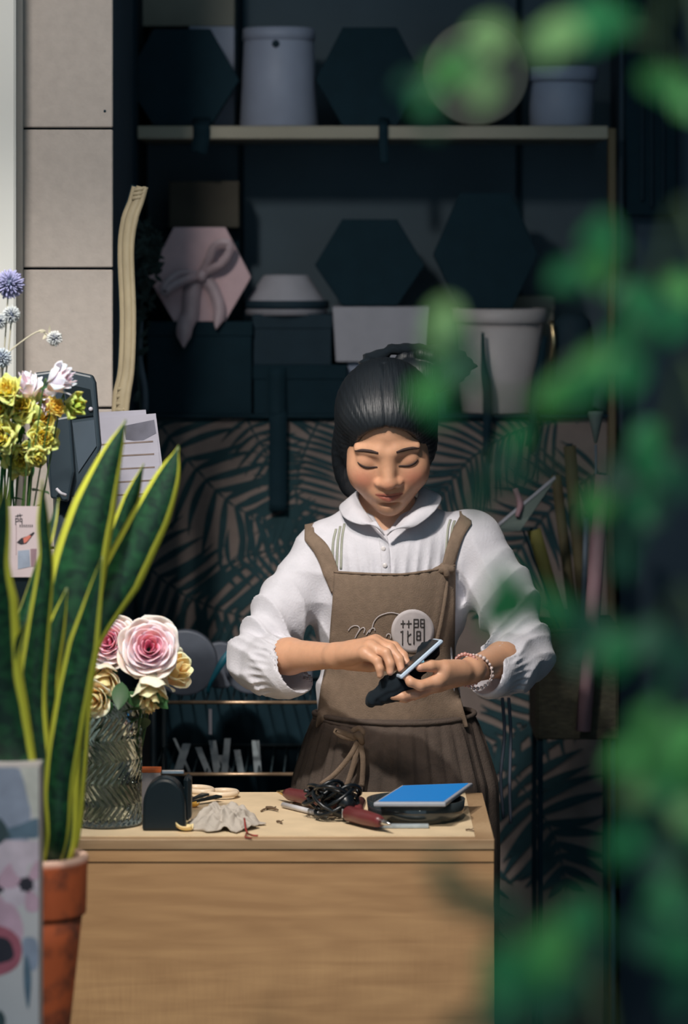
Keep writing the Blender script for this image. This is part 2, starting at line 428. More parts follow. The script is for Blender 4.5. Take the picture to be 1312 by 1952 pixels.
def bucket(px0, px1, pyt, pyb, k, Y, m, name, label, inv=False, z0=None, cat='bucket', rim=True, grp=None):
    cx = (px0 + px1) / 2; s = Y / F; rt = (px1 - px0) / 2 * s; rb = rt * k; hgt = (pyb - pyt) * s; c = P(cx, pyb, Y)
    t = thing(name, label, cat, (c[0], Y + max(rt, rb), c[2]), grp); c = np.array([c[0], Y + max(rt, rb), c[2]])
    if inv: rt, rb = rb, rt
    mb = MB(); w_ = .003
    prof = [(0, 0), (rb - .003, 0), (rb, .003), (rt, hgt)]
    if not inv: prof += [(rt - w_, hgt), (rb - w_, .006), (0, .006)]
    else: prof = [(0, .0), (rb - .002, 0), (rb, .002), (rt, hgt - .004), (rt - .004, hgt), (0, hgt)]
    lathe(mb, c, prof, 56); obj('bucket_body', mb, m, t)
    if rim and not inv:
        mb = MB(); lathe(mb, c, [(rt - w_, hgt - .03), (rt + .003, hgt - .03), (rt + .006, hgt - .026), (rt + .005, hgt), (rt - w_, hgt + .001), (rt - w_, hgt - .03)], 56)
        obj('rim', mb, m, t)
    if rim and inv:
        mb = MB(); lathe(mb, c, [(rt + .001, hgt - .026), (rt + .004, hgt - .025), (rt + .003, hgt - .001), (rt - .003, hgt + .001), (0, hgt + .001)], 56); obj('rim', mb, m, t)
        mb = MB(); ball(mb, c + [-.005, -rt - .002, hgt - .035], .008, 10); obj('lug', mb, M['navy'], t)
    return t
bucket(455, 606, 50, 240, .88, SY + .02, M['bluepl'], 'plastic_bucket', 'bluish white bucket upside down on the top shelf between black boxes', inv=True)
t = bucket(1008, 1140, 125, 240, .92, SY + .02, M['bluepl'], 'plastic_bucket', 'dim blue-grey bucket at the right end of the top shelf')
t = bucket(868, 1042, 590, 790, .83, SY + .01, M['whitepl'], 'plastic_bucket', 'large off-white bucket on the lower shelf to the right of her bun')
# round beige drum box standing on its side
c = P(908, 138, SY + .03); t = thing('round_box', 'round beige hat box turned face out on the top shelf', 'gift box', (c[0], SY + .1, ZT))
Mx = Matrix.Rotation(R(90), 3, 'X')
rr_ = 101 * (SY + .03) / F
mb = MB(); lathe(mb, c + [0, .15, 0], [(0, 0), (rr_ - .004, 0), (rr_ - .004, .14), (0, .14)], 64, M=Mx); obj('box_body', mb, M['beige'], t)
mb = MB(); lathe(mb, c + [0, .035, 0], [(rr_, 0), (rr_, .033), (rr_ - .003, .036), (0, .036)], 64, M=Mx); obj('lid', mb, M['beige'], t)

def cardbox(x0, y0, x1, y1, Y, d, m, label, name='cardboard_box', lid=True, grp=None, taper=1.0, cat='box'):
    a = P(x0, y1, Y); b = P(x1, y0, Y); t = thing(name, label, cat, ((a[0] + b[0]) / 2, Y + d / 2, a[2]), grp)
    w_ = b[0] - a[0]; h_ = b[2] - a[2]; cx = (a[0] + b[0]) / 2
    mb = MB(); k = w_ * (1 - taper) / 2; x0_, x1_ = a[0], b[0]
    vs = [(x0_ + k, Y, a[2]), (x1_ - k, Y, a[2]), (x1_, Y, b[2]), (x0_, Y, b[2])]
    prism(mb, vs, (0, d, 0)); obj('box_body', mb, m, t, bevel=.002)
    if lid:
        mb = MB(); hh = min(.03, h_ * .3); box(mb, (cx, Y + d / 2, b[2] - hh / 2 + .001), (w_ + .004, d + .004, hh), bev=.002); obj('lid', mb, m, t)
    return t
cardbox(268, -60, 447, 50, SY + .22, .12, M['beige'], 'pale card box at the top left behind the black hexagonal box', lid=False)
cardbox(360, 50, 447, 240, SY + .21, .13, M['bluepl'], 'slim bluish box standing behind the left black hexagonal box', lid=False)
cardbox(280, 614, 480, 790, SY + .03, .2, M['black'], 'black square box under the pink hexagonal box')
cardbox(483, 600, 632, 696, SY + .05, .2, M['navy'], 'dark navy box under the grey bowl, on the lower shelf')
cardbox(484, 697, 660, 790, SY + .02, .22, M['black'], 'low black box under the navy box on the lower shelf')
cardbox(634, 585, 820, 690, SY + .03, .2, M['whitecard'], 'pale grey card box under a black hexagonal box', lid=False, taper=.93)
cardbox(663, 691, 706, 790, SY + .05, .14, M['bluepl'], 'narrow bluish box below the pale grey card box', lid=False)
cardbox(710, 691, 850, 790, SY + .06, .2, M['navy'], 'navy box behind her hair bun on the lower shelf', lid=False)
cardbox(890, 565, 1056, 790, SY + .24, .12, M['beige'], 'beige box behind the big off-white bucket')
cardbox(322, 345, 456, 434, SY + .16, .1, M['brownpic'], 'dark brown box behind the pink hexagonal box', lid=False)
t = cardbox(290, 434, 456, 790, SY + .24, .1, M['black'], 'tall black box at the back behind the pink hexagonal box', lid=False)
# grey bowl upside down
c = P(545, 600, SY + .12); t = thing('ceramic_bowl', 'grey bowl turned upside down on the navy box', 'bowl', c)
mb = MB(); s = SY / F
lathe(mb, c, [(80 * s, 0), (80 * s, 22 * s), (74 * s, 30 * s), (46 * s, 72 * s), (42 * s, 77 * s), (0, 78 * s)], 48); obj('bowl', mb, M['whitecard'], t)
mb = MB(); lathe(mb, c, [(81 * s, 12 * s), (84 * s, 14 * s), (84 * s, 26 * s), (80 * s, 28 * s)], 48); obj('rim', mb, M['navy'], t)
# dark ribbons hanging from the boxes
def hang(pts, wd, label, taper=None):
    mb = MB(); strip(mb, [P(x, y, Y) for x, y, Y in pts], wd, FR, taper=taper, n=20)
    o = obj('ribbon', mb, M['black'], None, solid=.0015); tag(o, label, 'ribbon', 'dark ribbons hanging from the boxes'); return o
hang([(385, 225, SY + .045), (384, 238, SY - .006), (384, 262, SY - .008), (378, 292, SY - .006)], .034, 'dark ribbon tail hanging over the top shelf edge, left one')
hang([(732, 225, SY + .045), (731, 238, SY - .006), (731, 270, SY - .008), (733, 312, SY - .006)], .018, 'dark ribbon tail hanging over the top shelf edge above her head')
hang([(528, 700, SY + .012), (528, 780, SY + .004), (530, 800, SY - .008), (530, 900, SY - .006), (530, 975, SY - .004)], .036, 'wide black ribbon hanging down over the palm panel from the shelf')
hang([(920, 634, SY - .006), (922, 700, SY - .012), (930, 760, SY - .012), (926, 870, SY - .01)], .020, 'dark ribbon tail hanging down the middle of the off-white bucket', taper=[.3, .5, 1, 1, .5])
hang([(1040, 640, SY + .02), (1026, 720, SY - .004), (1016, 800, SY - .012), (1004, 850, SY - .012)], .022, 'dark ribbon tail beside the right edge of the off-white bucket', taper=[.4, 1, .8, .4])
c = P(1095, 790, SY + .02); t = thing('glass_jar', 'dark blue round jar with gilt strip on the lower shelf right of bucket', 'jar', (c[0], SY + .07, c[2]))
c = np.array([c[0], SY + .07, c[2]])
mb = MB(); lathe(mb, c, [(0, 0), (.036, 0), (.04, .01), (.044, .15), (.036, .19), (.02, .205), (0, .207)], 36); obj('jar_body', mb, M['navy'], t)
M['gilt'] = mat('gilt', (.65, .5, .28), .3, .2, 60, metal=1)
mb = MB(); tube(mb, [P(1052, 612, SY + .03), P(1056, 650, SY + .02), P(1052, 690, SY + .03)], .005, n=8); obj('gilt_strip', mb, M['gilt'], t)

# ------------------------------------------------------------------ carved cream frame, garland, left edge
M['cream'] = mat('cream_carved_wood', srgb(166, 152, 124), .6, .12, 40, .4, 120, stretch=(1, 1, .4))
FYY = 6.575
t = thing('carved_frame', 'cream carved frame leaning edge-on beside the tiled pillar', 'frame', P(245, 788, FYY))
fp = [(270, 356), (262, 385), (250, 420), (243, 480), (247, 600), (244, 700), (236, 750), (232, 788)]
mb = MB()
for (off, r_, yy) in ((0, .0095, 0), (-12, .0065, .02), (8, .005, -.006)):
    tube(mb, [P(x + off, y, FYY + yy) for x, y in fp], [r_, r_, r_ * 1.15, r_, r_, r_, r_ * 1.3, r_ * 1.1], 12, n=40)
rd = random.Random(3)
for y in (362, 370, 378, 742, 756, 770, 782):
    x = np.interp(y, [356, 385, 750, 788], [270, 262, 236, 232]); tube(mb, [P(x - 13, y, FYY - .007), P(x + 10, y - 3, FYY - .007)], .004, 8)
obj('frame_rail', mb, M['cream'], t)
mb = MB(); strip(mb, [P(x - 4, y, FYY + .035) for x, y in fp], .03, FR, n=30); obj('frame_back', mb, M['black'], t, solid=.01)
M['dryleaf'] = mat('dark_dried_leaf', srgb(56, 72, 70), .8, .25, 40)
def leaf(mb, p, d, up, L_, W_, mi=0, curl=.2, col=None, n=6):
    p = np.array(p, float); d = np.array(d, float); d /= np.linalg.norm(d); s_ = np.cross(d, up); s_ /= np.linalg.norm(s_) + 1e-9; nn = np.cross(s_, d)
    vs = []
    for i in range(n):
        u = i / (n - 1); ww = W_ / 2 * (math.sin(math.pi * u ** .8) + .04)
        c_ = p + d * L_ * u - nn * curl * L_ * u * u
        vs += [c_ - s_ * ww + nn * ww * .25, c_, c_ + s_ * ww + nn * ww * .25]
    mb.add(vs, grid_faces(n, 3), mi, col)
t = thing('dried_garland', 'dark dried leaf garland hanging between carved frame and pink box', 'garland', P(275, 790, 7.3))
mb = MB(); mb2 = MB(); sp = spline([P(280, 430, 7.30), P(283, 500, 7.3), P(270, 580, 7.3), P(262, 680, 7.3), P(268, 786, 7.3)], 40); tube(mb2, sp, .003, 6)
for i in range(150):
    p = sp[min(39, int(abs(rd.gauss(0, 14))))]; dd = (rd.uniform(-1, 1), rd.uniform(-.6, .2), rd.uniform(-.6, .9)); leaf(mb, p + np.array([rd.uniform(-.012, .018), -.01, 0]), dd, (0, 1, .2), rd.uniform(.015, .03), rd.uniform(.007, .012))
obj('foliage', mb, M['dryleaf'], t); obj('stem', mb2, M['dryleaf'], t)
M['greystrap'] = mat('grey_band', srgb(95, 108, 120), .6, .1)
mb = MB(); strip(mb, [P(268, 600, 7.35), P(266, 680, 7.34), P(276, 740, 7.33), P(277, 785, 7.33)], .012, FR); o = obj('hanging_band', mb, M['greystrap'], None, solid=.002)
tag(o, 'thin grey band hanging beside the carved frame', 'band')

# dark framed panel hanging at the top right, right of shelves
t = thing('ribbed_shutter', 'dark tall framed panel with ribbed face hanging right of the shelves', 'shutter', P(1240, 412, 7.5))
mb = MB(); bxp(mb, 1192, -40, 1292, 412, 7.50, .045, bev=.004); obj('panel_board', mb, M['black'], t)
for x in (1222, 1240, 1262):
    mb = MB(); bxp(mb, x, -30, x + 6, 395 - (x % 5) * 6, 7.49, .012, bev=.002); obj('rib', mb, M['navy'], t)

# ------------------------------------------------------------------ right of the person: rolls, sheet, tool
M['rose_tube'] = mat('dull_pink_paper', srgb(150, 118, 124), .7, .1, 20)
M['brownpaper'] = mat('brown_paper', srgb(84, 76, 52), .8, .2, 20)
M['sheet'] = mat('grey_green_sheet', srgb(100, 112, 106), .7, .15, 12)
M['olive'] = mat('olive_paper', srgb(108, 104, 50), .8, .15, 20)
def roll(x0, y0, x1, y1, Y, r_, m, label, z1=None):
    a = P(x0, y0, Y); b = P(x1, y1, Y)
    b = a + (b - a) * ((a[2] - .80) / (a[2] - b[2]))      # down into the basket
    t = thing('paper_roll', label, 'paper roll', b, 'rolls of wrapping paper stood upright on the right')
    mb = MB(); pts = [b, (a + b) / 2, a]; tube(mb, pts, r_, 24); obj('paper', mb, m, t)
    mb = MB(); d = (a - b) / np.linalg.norm(a - b); tube(mb, [a - d * .01, a + d * .004], r_ * .55, 16); obj('core', mb, M['black'], t)
roll(1150, 906, 1128, 1190, 6.9, .0145, M['rose_tube'], 'dull pink wrapping paper roll standing at the right under the pale cone')
roll(1086, 850, 1112, 1150, 7.1, .012, M['brownpaper'], 'brown paper roll leaning beside the grey sheet')
roll(1060, 905, 1090, 1150, 7.15, .010, M['brownpaper'], 'thin brown roll behind the grey sheet, tilted left')
roll(1018, 1010, 1052, 1130, 7.0, .013, M['olive'], 'olive yellow paper roll by her left sleeve')
roll(1118, 985, 1112, 1180, 7.05, .005, M['greystrap'], 'thin grey rod left of the pink roll')
bx = P(1096, 0, 7.0)[0]; t = thing('roll_basket', 'dark wicker basket on thin legs holding the paper rolls upright', 'basket', (bx, 7.03, 0))
M['wicker'] = mat('dark_wicker', srgb(52, 50, 36), .8, .35, 60, .8, 90, stretch=(1, 1, 2))
mb = MB(); x0_, x1_, y0_, y1_ = bx - .075, bx + .075, 6.93, 7.16; zb_, zt_ = .78, .985
for (cxx, cyy, sxx, syy) in ((bx, y0_, .15, .008), (bx, y1_, .15, .008), (x0_, (y0_ + y1_) / 2, .008, y1_ - y0_), (x1_, (y0_ + y1_) / 2, .008, y1_ - y0_)): box(mb, (cxx, cyy, (zb_ + zt_) / 2), (sxx, syy, zt_ - zb_), bev=.002)
box(mb, (bx, 7.045, zb_ + .005), (.15, .22, .01)); obj('basket_wall', mb, M['wicker'], t)
mb = MB(); tube(mb, [np.array(q) for q in ((x0_, y0_, zt_), (x1_, y0_, zt_), (x1_, y1_, zt_), (x0_, y1_, zt_), (x0_, y0_, zt_))], .006, 8); obj('rim', mb, M['wicker'], t)
for cxx in (x0_ + .006, x1_ - .006):
    for cyy in (y0_ + .006, y1_ - .006):
        mb = MB(); tube(mb, [(cxx, cyy, 0), (cxx, cyy, zb_)], .005, 8); obj('leg', mb, M['black'], t)
mb = MB(); prism(mb, [P(948, 1006, 6.95), P(1060, 912, 7.0), P(1040, 945, 7.0), P(1010, 985, 6.97), P(992, 1012, 6.95), P(960, 1015, 6.95)], (0, .002, 0))
prism(mb, [P(948, 1006, 6.948), P(1060, 912, 6.998), P(1058, 906, 6.998), P(946, 1001, 6.948)], (0, .003, 0), 1)
prism(mb, [P(996, 1012, 6.953), P(1000, 1012, 6.955), P(1070, 1200, 6.985), P(1066, 1200, 6.985)], (0, .003, 0), 2)
o = obj('grey_sheet', mb, [M['sheet'], M['whitecard'], M['black']]); tag(o, 'tilted grey-green sheet with pale edge behind her left shoulder', 'sheet')
t = thing('long_brush', 'pale cone-headed rod standing above the pink roll', 'rod', P(1138, 1100, 6.93))
c = P(1136, 850, 6.93)
mb = MB(); s = 6.93 / F; lathe(mb, P(1136, 846, 6.93), [(0, 0), (3 * s, 2 * s), (9 * s, 30 * s), (15 * s, 56 * s), (15 * s, 62 * s), (0, 63 * s)], 24); obj('cone_head', mb, M['sheet'], t)
mb = MB(); tube(mb, [P(1136, 848, 6.93), P(1137, 910, 6.93), P(1130, 1180, 6.93)], .0022, 8); obj('rod', mb, M['greystrap'], t)
mb = MB(); tube(mb, [P(982, 930, 6.97), P(992, 960, 6.97), P(986, 985, 6.955)], [.005, .007, .004], 10, n=8); o = obj('paper_twist', mb, M['rose_tube']); tag(o, 'small pink paper twist sticking up at the grey sheet edge', 'paper')

# ------------------------------------------------------------------ wire rack with spools, lower left behind the desk
M['rail'] = mat('worn_brass_rail', srgb(190, 160, 130), .35, .5, 22, metal=.7, stretch=(1, .1, .1))
M['rackwire'] = mat('dark_wire', (.02, .035, .042), .5, .1)
RX0, RX1, RY0, RY1 = P(292, 0, 6.85)[0], P(640, 0, 6.85)[0], 6.85, 7.25
t = thing('wire_rack', 'dark wire rack with brass front rails behind the desk', 'rack', ((RX0 + RX1) / 2, 7.05, 0))
z1, z2 = zof(1339, RY0), zof(1476, RY0)
for z in (z1, z2, .35):
    mb = MB(); tube(mb, [(RX0, RY0, z), (RX1, RY0, z)], .0034, 10); obj('front_rail', mb, M['rail'], t)
    mb = MB()
    for i in range(15):
        x = RX0 + (RX1 - RX0) * i / 14; tube(mb, [(x, RY0, z - .004), (x, RY1, z - .004)], .0018, 6)
    tube(mb, [(RX0, RY1, z), (RX1, RY1, z)], .003, 8); obj('wire_shelf', mb, M['rackwire'], t)
for x in (RX0, RX1):
    for y in (RY0, RY1):
        mb = MB(); tube(mb, [(x, y, 0), (x, y, z1 + .03)], .006, 10); obj('post', mb, M['rackwire'], t)
mb = MB(); bxp(mb, 290, 1236, 640, 1640, 7.256, .01, z0=.02); obj('back_panel', mb, M['black'], t)  # added dark sheet, keeps the space behind the rack dark
M['spool'] = mat('grey_blue_ribbon', srgb(84, 90, 102), .5, .08, 60)
M['teal'] = mat('teal_ribbon', srgb(20, 110, 130), .5, .1)
def spool(cx, cy, Y, r_px, w_, m, label, r2=None):
    s = Y / F; r_ = r_px * s; c = P(cx, cy, Y); c[2] = max(c[2], 0)
    t = thing('ribbon_spool', label, 'ribbon spool', (c[0], Y + w_ / 2, c[2] - r_), 'ribbon spools on the wire rack')
    Mx2 = Matrix.Rotation(R(90), 3, 'X')
    mb = MB(); lathe(mb, c + [0, w_, 0], [(r_ * .25, 0), (r_ - .004, 0), (r_ - .001, 0), (r_, .001), (r_, w_ - .001), (r_ - .001, w_), (r_ - .004, w_), (r_ * .25 + .002, w_), (r_ * .25, w_)], 48, M=Mx2); obj('spool_flange', mb, m, t)
    mb = MB(); lathe(mb, c + [0, w_ + .003, 0], [(0, 0), (r_ * .24, 0), (r_ * .24, w_ + .001), (0, w_ + .001)], 32, M=Mx2); obj('hub', mb, m, t)
def zr(cy_px, Y, r): return 475 + (H - (z1 + .004) - r * Y / F) * F / Y
for cx, Y, r_, w_, m, lb in ((352, 6.92, 62, .035, M['spool'], 'large grey-blue ribbon spool behind the roses on the rack'),
                             (478, 6.95, 50, .035, M['spool'], 'grey-blue ribbon spool right half hidden by her right sleeve'),
                             (420, 7.03, 44, .03, M['spool'], 'dim grey spool standing behind the two front spools'),
                             (322, 7.02, 34, .03, M['brownpaper'], 'small brown spool left on the rack behind the roses'),
                             (560, 6.97, 36, .03, M['spool'], 'small grey-blue ribbon spool on the rack close to her apron')):
    spool(cx, zr(0, Y, r_), Y, r_, w_, m, lb)
mb = MB(); strip(mb, [P(440, 1236, 6.91), P(424, 1262, 6.90), P(402, 1300, 6.90), P(396, 1322, 6.91)], .011, FR, taper=[.6, 1.3, .6, .5]); o = obj('teal_ribbon', mb, M['teal'], None, solid=.001); tag(o, 'teal ribbon end slanting over the grey spools', 'ribbon')
M['clear'] = mat('cellophane_white', srgb(150, 160, 165), .3, .2, 60)
z2b = z2 + .004
for i, (x, y0, y1, w_, lean) in enumerate(((398, 1352, 1400, 6, 0), (348, 1418, 1474, 16, -18), (372, 1425, 1474, 12, 20), (398, 1412, 1474, 14, 10), (428, 1408, 1474, 12, -6), (446, 1430, 1474, 12, 8), (480, 1412, 1474, 14, 5), (330, 1408, 1474, 5, 30), (412, 1440, 1474, 12, 22))):
    mb = MB(); Y = 6.93 + .01 * i
    prism(mb, [P(x, y0, Y), P(x + w_, y0, Y), P(x + w_ + lean, y1, Y), P(x + lean, y1, Y)], (0, .004, 0))
    o = obj('ribbon_card', mb, M['clear'] if i else M['whitecard']); lb = ['white label strip hanging under the upper rack rail', 'clear wrapped card leaning left on lower rack shelf', 'narrow clear card leaning at the left of the lower rack shelf', 'clear wrapped card near the middle of lower rack shelf', 'upright clear card below the teal ribbon', 'short clear card right of the upright one on the rack', 'clear card at the right of the lower rack shelf', 'thin clear strip at the far left of the lower rack shelf', 'small low clear card leaning on the lower rack shelf'][i]
    tag(o, lb, 'card', 'wrapped cards on the wire rack')
mb = MB(); tube(mb, [P(958, 1330, 6.62), P(962, 1400, 6.62), P(955, 1480, 6.62), P(960, 1560, 6.62)], .003, 6, n=16)
tube(mb, [P(970, 1330, 6.63), P(974, 1400, 6.63), P(972, 1500, 6.63), P(974, 1570, 6.63)], .003, 6, n=16)
STR = mb
# ------------------------------------------------------------------ the desk
def wood(name, c1, c2, sc_=1.0):
    m = bpy.data.materials.new(name); m.use_nodes = True; nt = m.node_tree; N = nt.nodes; L = nt.links
    b = N['Principled BSDF']; b.inputs['Roughness'].default_value = .5
    tc = N.new('ShaderNodeTexCoord')
    def noise(scl, stretch, det=4, dist=0):
        mp = N.new('ShaderNodeMapping'); mp.inputs['Scale'].default_value = stretch; L.new(tc.outputs['Object'], mp.inputs['Vector'])
        n = N.new('ShaderNodeTexNoise'); n.inputs['Scale'].default_value = scl; n.inputs['Detail'].default_value = det; n.inputs['Distortion'].default_value = dist
        L.new(mp.outputs['Vector'], n.inputs['Vector']); return n.outputs['Fac']
    a = noise(5, (1, 1, 9), 8, .6)           # long horizontal figure
    g = noise(60, (3.2, 1, .35), 2, .2)      # fine vertical ripple
    mk = noise(2.2, (.25, 1, 1.8), 1)        # where the ripple shows
    w_ = N.new('ShaderNodeTexWave'); w_.wave_type = 'RINGS'; w_.rings_direction = 'Y'; w_.inputs['Scale'].default_value = 9; w_.inputs['Distortion'].default_value = 5; w_.inputs['Detail'].default_value = 3; w_.inputs['Detail Scale'].default_value = 1.2
    mp = N.new('ShaderNodeMapping'); mp.inputs['Scale'].default_value = (.35, 1, 1.6); mp.inputs['Location'].default_value = (.13, 0, -.92); L.new(tc.outputs['Object'], mp.inputs['Vector']); L.new(mp.outputs['Vector'], w_.inputs['Vector'])
    def math_(op, x, y):
        n = N.new('ShaderNodeMath'); n.operation = op
        for i, v in enumerate((x, y)):
            if isinstance(v, (int, float)): n.inputs[i].default_value = v
            else: L.new(v, n.inputs[i])
        return n.outputs[0]
    st = N.new('ShaderNodeMapRange'); st.inputs['From Min'].default_value = .42; st.inputs['From Max'].default_value = .58; L.new(mk, st.inputs['Value'])
    f = math_('ADD', math_('MULTIPLY', a, .75), math_('MULTIPLY', math_('MULTIPLY', g, st.outputs['Result']), .35))
    f = math_('ADD', f, math_('MULTIPLY', w_.outputs['Fac'], .07))
    cr = N.new('ShaderNodeValToRGB'); cr.color_ramp.elements[0].position = .3; cr.color_ramp.elements[1].position = .72
    cr.color_ramp.elements[0].color = (*c1, 1); cr.color_ramp.elements[1].color = (*c2, 1); L.new(f, cr.inputs[0]); L.new(cr.outputs[0], b.inputs['Base Color'])
    return m
M['desk'] = wood('oak_veneer', srgb(170, 130, 90), srgb(200, 158, 112))
M['desktop'] = wood('oak_top', srgb(150, 120, 88), srgb(182, 154, 120))
M['mat'] = mat('pale_board', srgb(214, 192, 158), .6, .08, 18, .2, 300)
DX1 = P(943, 0, 5.76)[0]; DX0 = -.62; DY0, DY1 = 5.76, 6.256
cx = (DX0 + DX1) / 2
t = thing('work_desk', 'wooden counter desk with pale inset top and oak front panel', 'desk', (cx, 6.0, 0))
mb = MB(); box(mb, (cx, (DY0 + DY1) / 2, TZ - .009), (DX1 - DX0, DY1 - DY0, .016), bev=.001); obj('desktop', mb, M['desktop'], t)
ix1 = P(905, 0, 5.80)[0]
mb = MB(); box(mb, ((DX0 + .03 + ix1) / 2, (DY0 + .025 + DY1) / 2, TZ - .0005), (ix1 - DX0 - .03, DY1 - DY0 - .03, .002)); obj('inset_board', mb, M['mat'], t)
mb = MB(); box(mb, (cx, DY0 + .012, TZ - .0275), (DX1 - DX0 - .001, .02, .019), bev=.001)
box(mb, (cx, DY1 - .012, TZ - .0275), (DX1 - DX0 - .001, .02, .019), bev=.001); obj('edge_rail', mb, M['desk'], t)
mb = MB(); box(mb, (cx, DY0 + .013, (TZ - .038) / 2), (DX1 - DX0 - .002, .018, TZ - .038)); obj('front_panel', mb, M['desk'], t)
for x in (DX0 + .01, DX1 - .011):
    mb = MB(); box(mb, (x, (DY0 + DY1) / 2 + .01, (TZ - .018) / 2), (.018, DY1 - DY0 - .05, TZ - .02)); obj('side_panel', mb, M['desk'], t)

# ------------------------------------------------------------------ things on the desk
M['maroon'] = mat('maroon_plastic', srgb(98, 42, 44), .35, .08)
M['brass'] = mat('brass_tip', (.7, .5, .22), .3, .05, metal=1)
M['glueblack'] = mat('black_cable', (.004, .007, .010), .32, .05, spec=.45)
M['whitepl2'] = mat('white_stick', srgb(205, 205, 210), .4, .03)
def gun(a, b, hdl, tip_m, label, stick=None):
    """barrel from a (back) to b (nozzle end), handle hdl direction, lying on its side"""
    a = np.array(a); b = np.array(b); d = (b - a) / np.linalg.norm(b - a)
    t = thing('glue_gun', label, 'glue gun', [(a[0] + b[0]) / 2, (a[1] + b[1]) / 2, TZ], 'glue guns on the desk')
    rot = Matrix([[d[0], -d[1], 0], [d[1], d[0], 0], [0, 0, 1]])
    L_ = np.linalg.norm(b - a)
    mb = MB(); tube(mb, [a, a + d * .006, a + d * L_ * .55, b - d * .012, b], [.009, .0125, .0125, .0105, .007], 16); obj('barrel', mb, M['maroon'], t)
    mb = MB(); tube(mb, [b - d * .002, b + d * .012, b + d * .026], [.0065, .004, .0015], 12); obj('nozzle', mb, tip_m, t)
    h0 = a + d * L_ * .25; h1 = h0 + np.array(hdl)
    mb = MB(); tube(mb, [h0, (h0 + h1) / 2, h1], [.0105, .0095, .0105], 14); obj('handle', mb, M['maroon'], t)
    g0 = a + d * L_ * .48; u = np.array(hdl) / np.linalg.norm(hdl)
    mb = MB(); tube(mb, [g0, g0 + u * .022 + d * .004, g0 + u * .032 - d * .006], [.005, .0045, .003], 8); obj('trigger', mb, M['glueblack'], t)
    if stick is not None:
        mb = MB(); tube(mb, [np.array(stick[0]), np.array(stick[1])], .0045, 12); obj('glue_stick', mb, M['whitepl2'], t)
    return t
zg = TZ + .0165
T_ = lambda x, y, z=zg: tab(x, y, z)
gun(T_(652, 1535), T_(545, 1512), T_(640, 1512) - T_(620, 1535), M['brass'], 'maroon glue gun pointing left with brass nozzle', (tab(540, 1534, TZ + .006), tab(622, 1554, TZ + .006)))
gun(T_(662, 1550), T_(728, 1567), T_(676, 1528) - T_(668, 1552), M['steel'], 'maroon glue gun pointing right with steel nozzle')
# coiled cable + plug
t = thing('power_cable', 'black power cable coiled over the two glue guns', 'cable', tab(650, 1560))
mb = MB(); pts = []
cc = tab(648, 1548, TZ + .012)
for i in range(120):
    a = i / 119 * 2 * math.pi * 7.6; r_ = .030 + .008 * math.sin(i * .37)
    pts.append(cc + [r_ * .95 * math.cos(a) + .012 * math.sin(i * .05), r_ * 1.0 * math.sin(a), .022 + .013 * math.sin(a * 1.3 + 1) + .012 * math.sin(i * .11)])
tube(mb, pts, .0032, 8)
pts2 = [p + np.array([-.028 + .0 * i, .02, .004]) * 1.0 for i, p in enumerate(pts[:70])]; tube(mb, pts2, .003, 8)
obj('cord', mb, M['glueblack'], t)
mb = MB(); a = tab(656, 1572, TZ) + [0, .035, .028]; tube(mb, [a + [0.0, .012, .02], a + [.003, 0, .008], a + [.004, -.012, -.006]], [.006, .013, .014], 16); obj('plug', mb, M['glueblack'], t)
for dx in (-.006, .006):
    mb = MB(); box(mb, a + [.004 + dx, -.018, -.012], (.003, .004, .014)); obj('prong', mb, M['steel'], t)
# tablet on a smoked glass dish
M['tabbody'] = mat('silver_grey_shell', srgb(150, 155, 165), .4, .04)
M['screen'] = mat('blue_screen', (.002, .01, .03), .4, .03, spec=.2, emit=((0.006, .20, .55), .9))
M['smoke'] = mat('smoked_glass', (.03, .04, .045), .08, .03, spec=.8)
zt = .815
A, B_, C_, D_ = tab(712, 1538, zt), tab(850, 1538, zt), tab(902, 1500, zt), tab(765, 1505, zt)
c0 = (A + B_ + C_ + D_) / 4
t = thing('tablet', 'small tablet with bright blue screen resting on a smoked glass dish', 'tablet', c0)
mb = MB(); prism(mb, [A, B_, C_, D_], (0, 0, .007)); obj('tablet_shell', mb, M['tabbody'], t, bevel=.002)
ins = lambda p, k: c0 + (p - c0) * k + [0, 0, .0072]
mb = MB(); prism(mb, [ins(A, .9), ins(B_, .9), ins(C_, .9), ins(D_, .9)], (0, 0, .0008)); obj('screen', mb, M['screen'], t)
dc = tab(793, 1562); dr = 94 * dc[1] / F
mb = MB(); lathe(mb, dc, [(0, 0), (dr * .8, 0), (dr * .97, .012), (dr, .034), (dr - .003, .034), (dr * .94, .013), (dr * .78, .004), (0, .004)], 56)
o = obj('glass_dish', mb, M['smoke']); tag(o, 'round smoked glass dish under the tablet', 'dish')
mb = MB(); a = tab(706, 1551, .83); box(mb, (tab(770, 1556, .8)[0], tab(770, 1556)[1] - .03, TZ + .005), (.085, .018, .006), bev=.001)
# ------------ flat clear ruler in front of dish
o = obj('plastic_ruler', MB(), M['clear']) if False else None
mb = MB(); rc = tab(768, 1572, TZ); dcl = dc[1] - dr - .012
box(mb, (tab(765, 1578)[0], dcl, TZ + .004), (.088, .014, .006), bev=.001)
o = obj('plastic_stick', mb, M['clear']); tag(o, 'translucent grey stick lying in front of the smoked glass dish', 'stick')

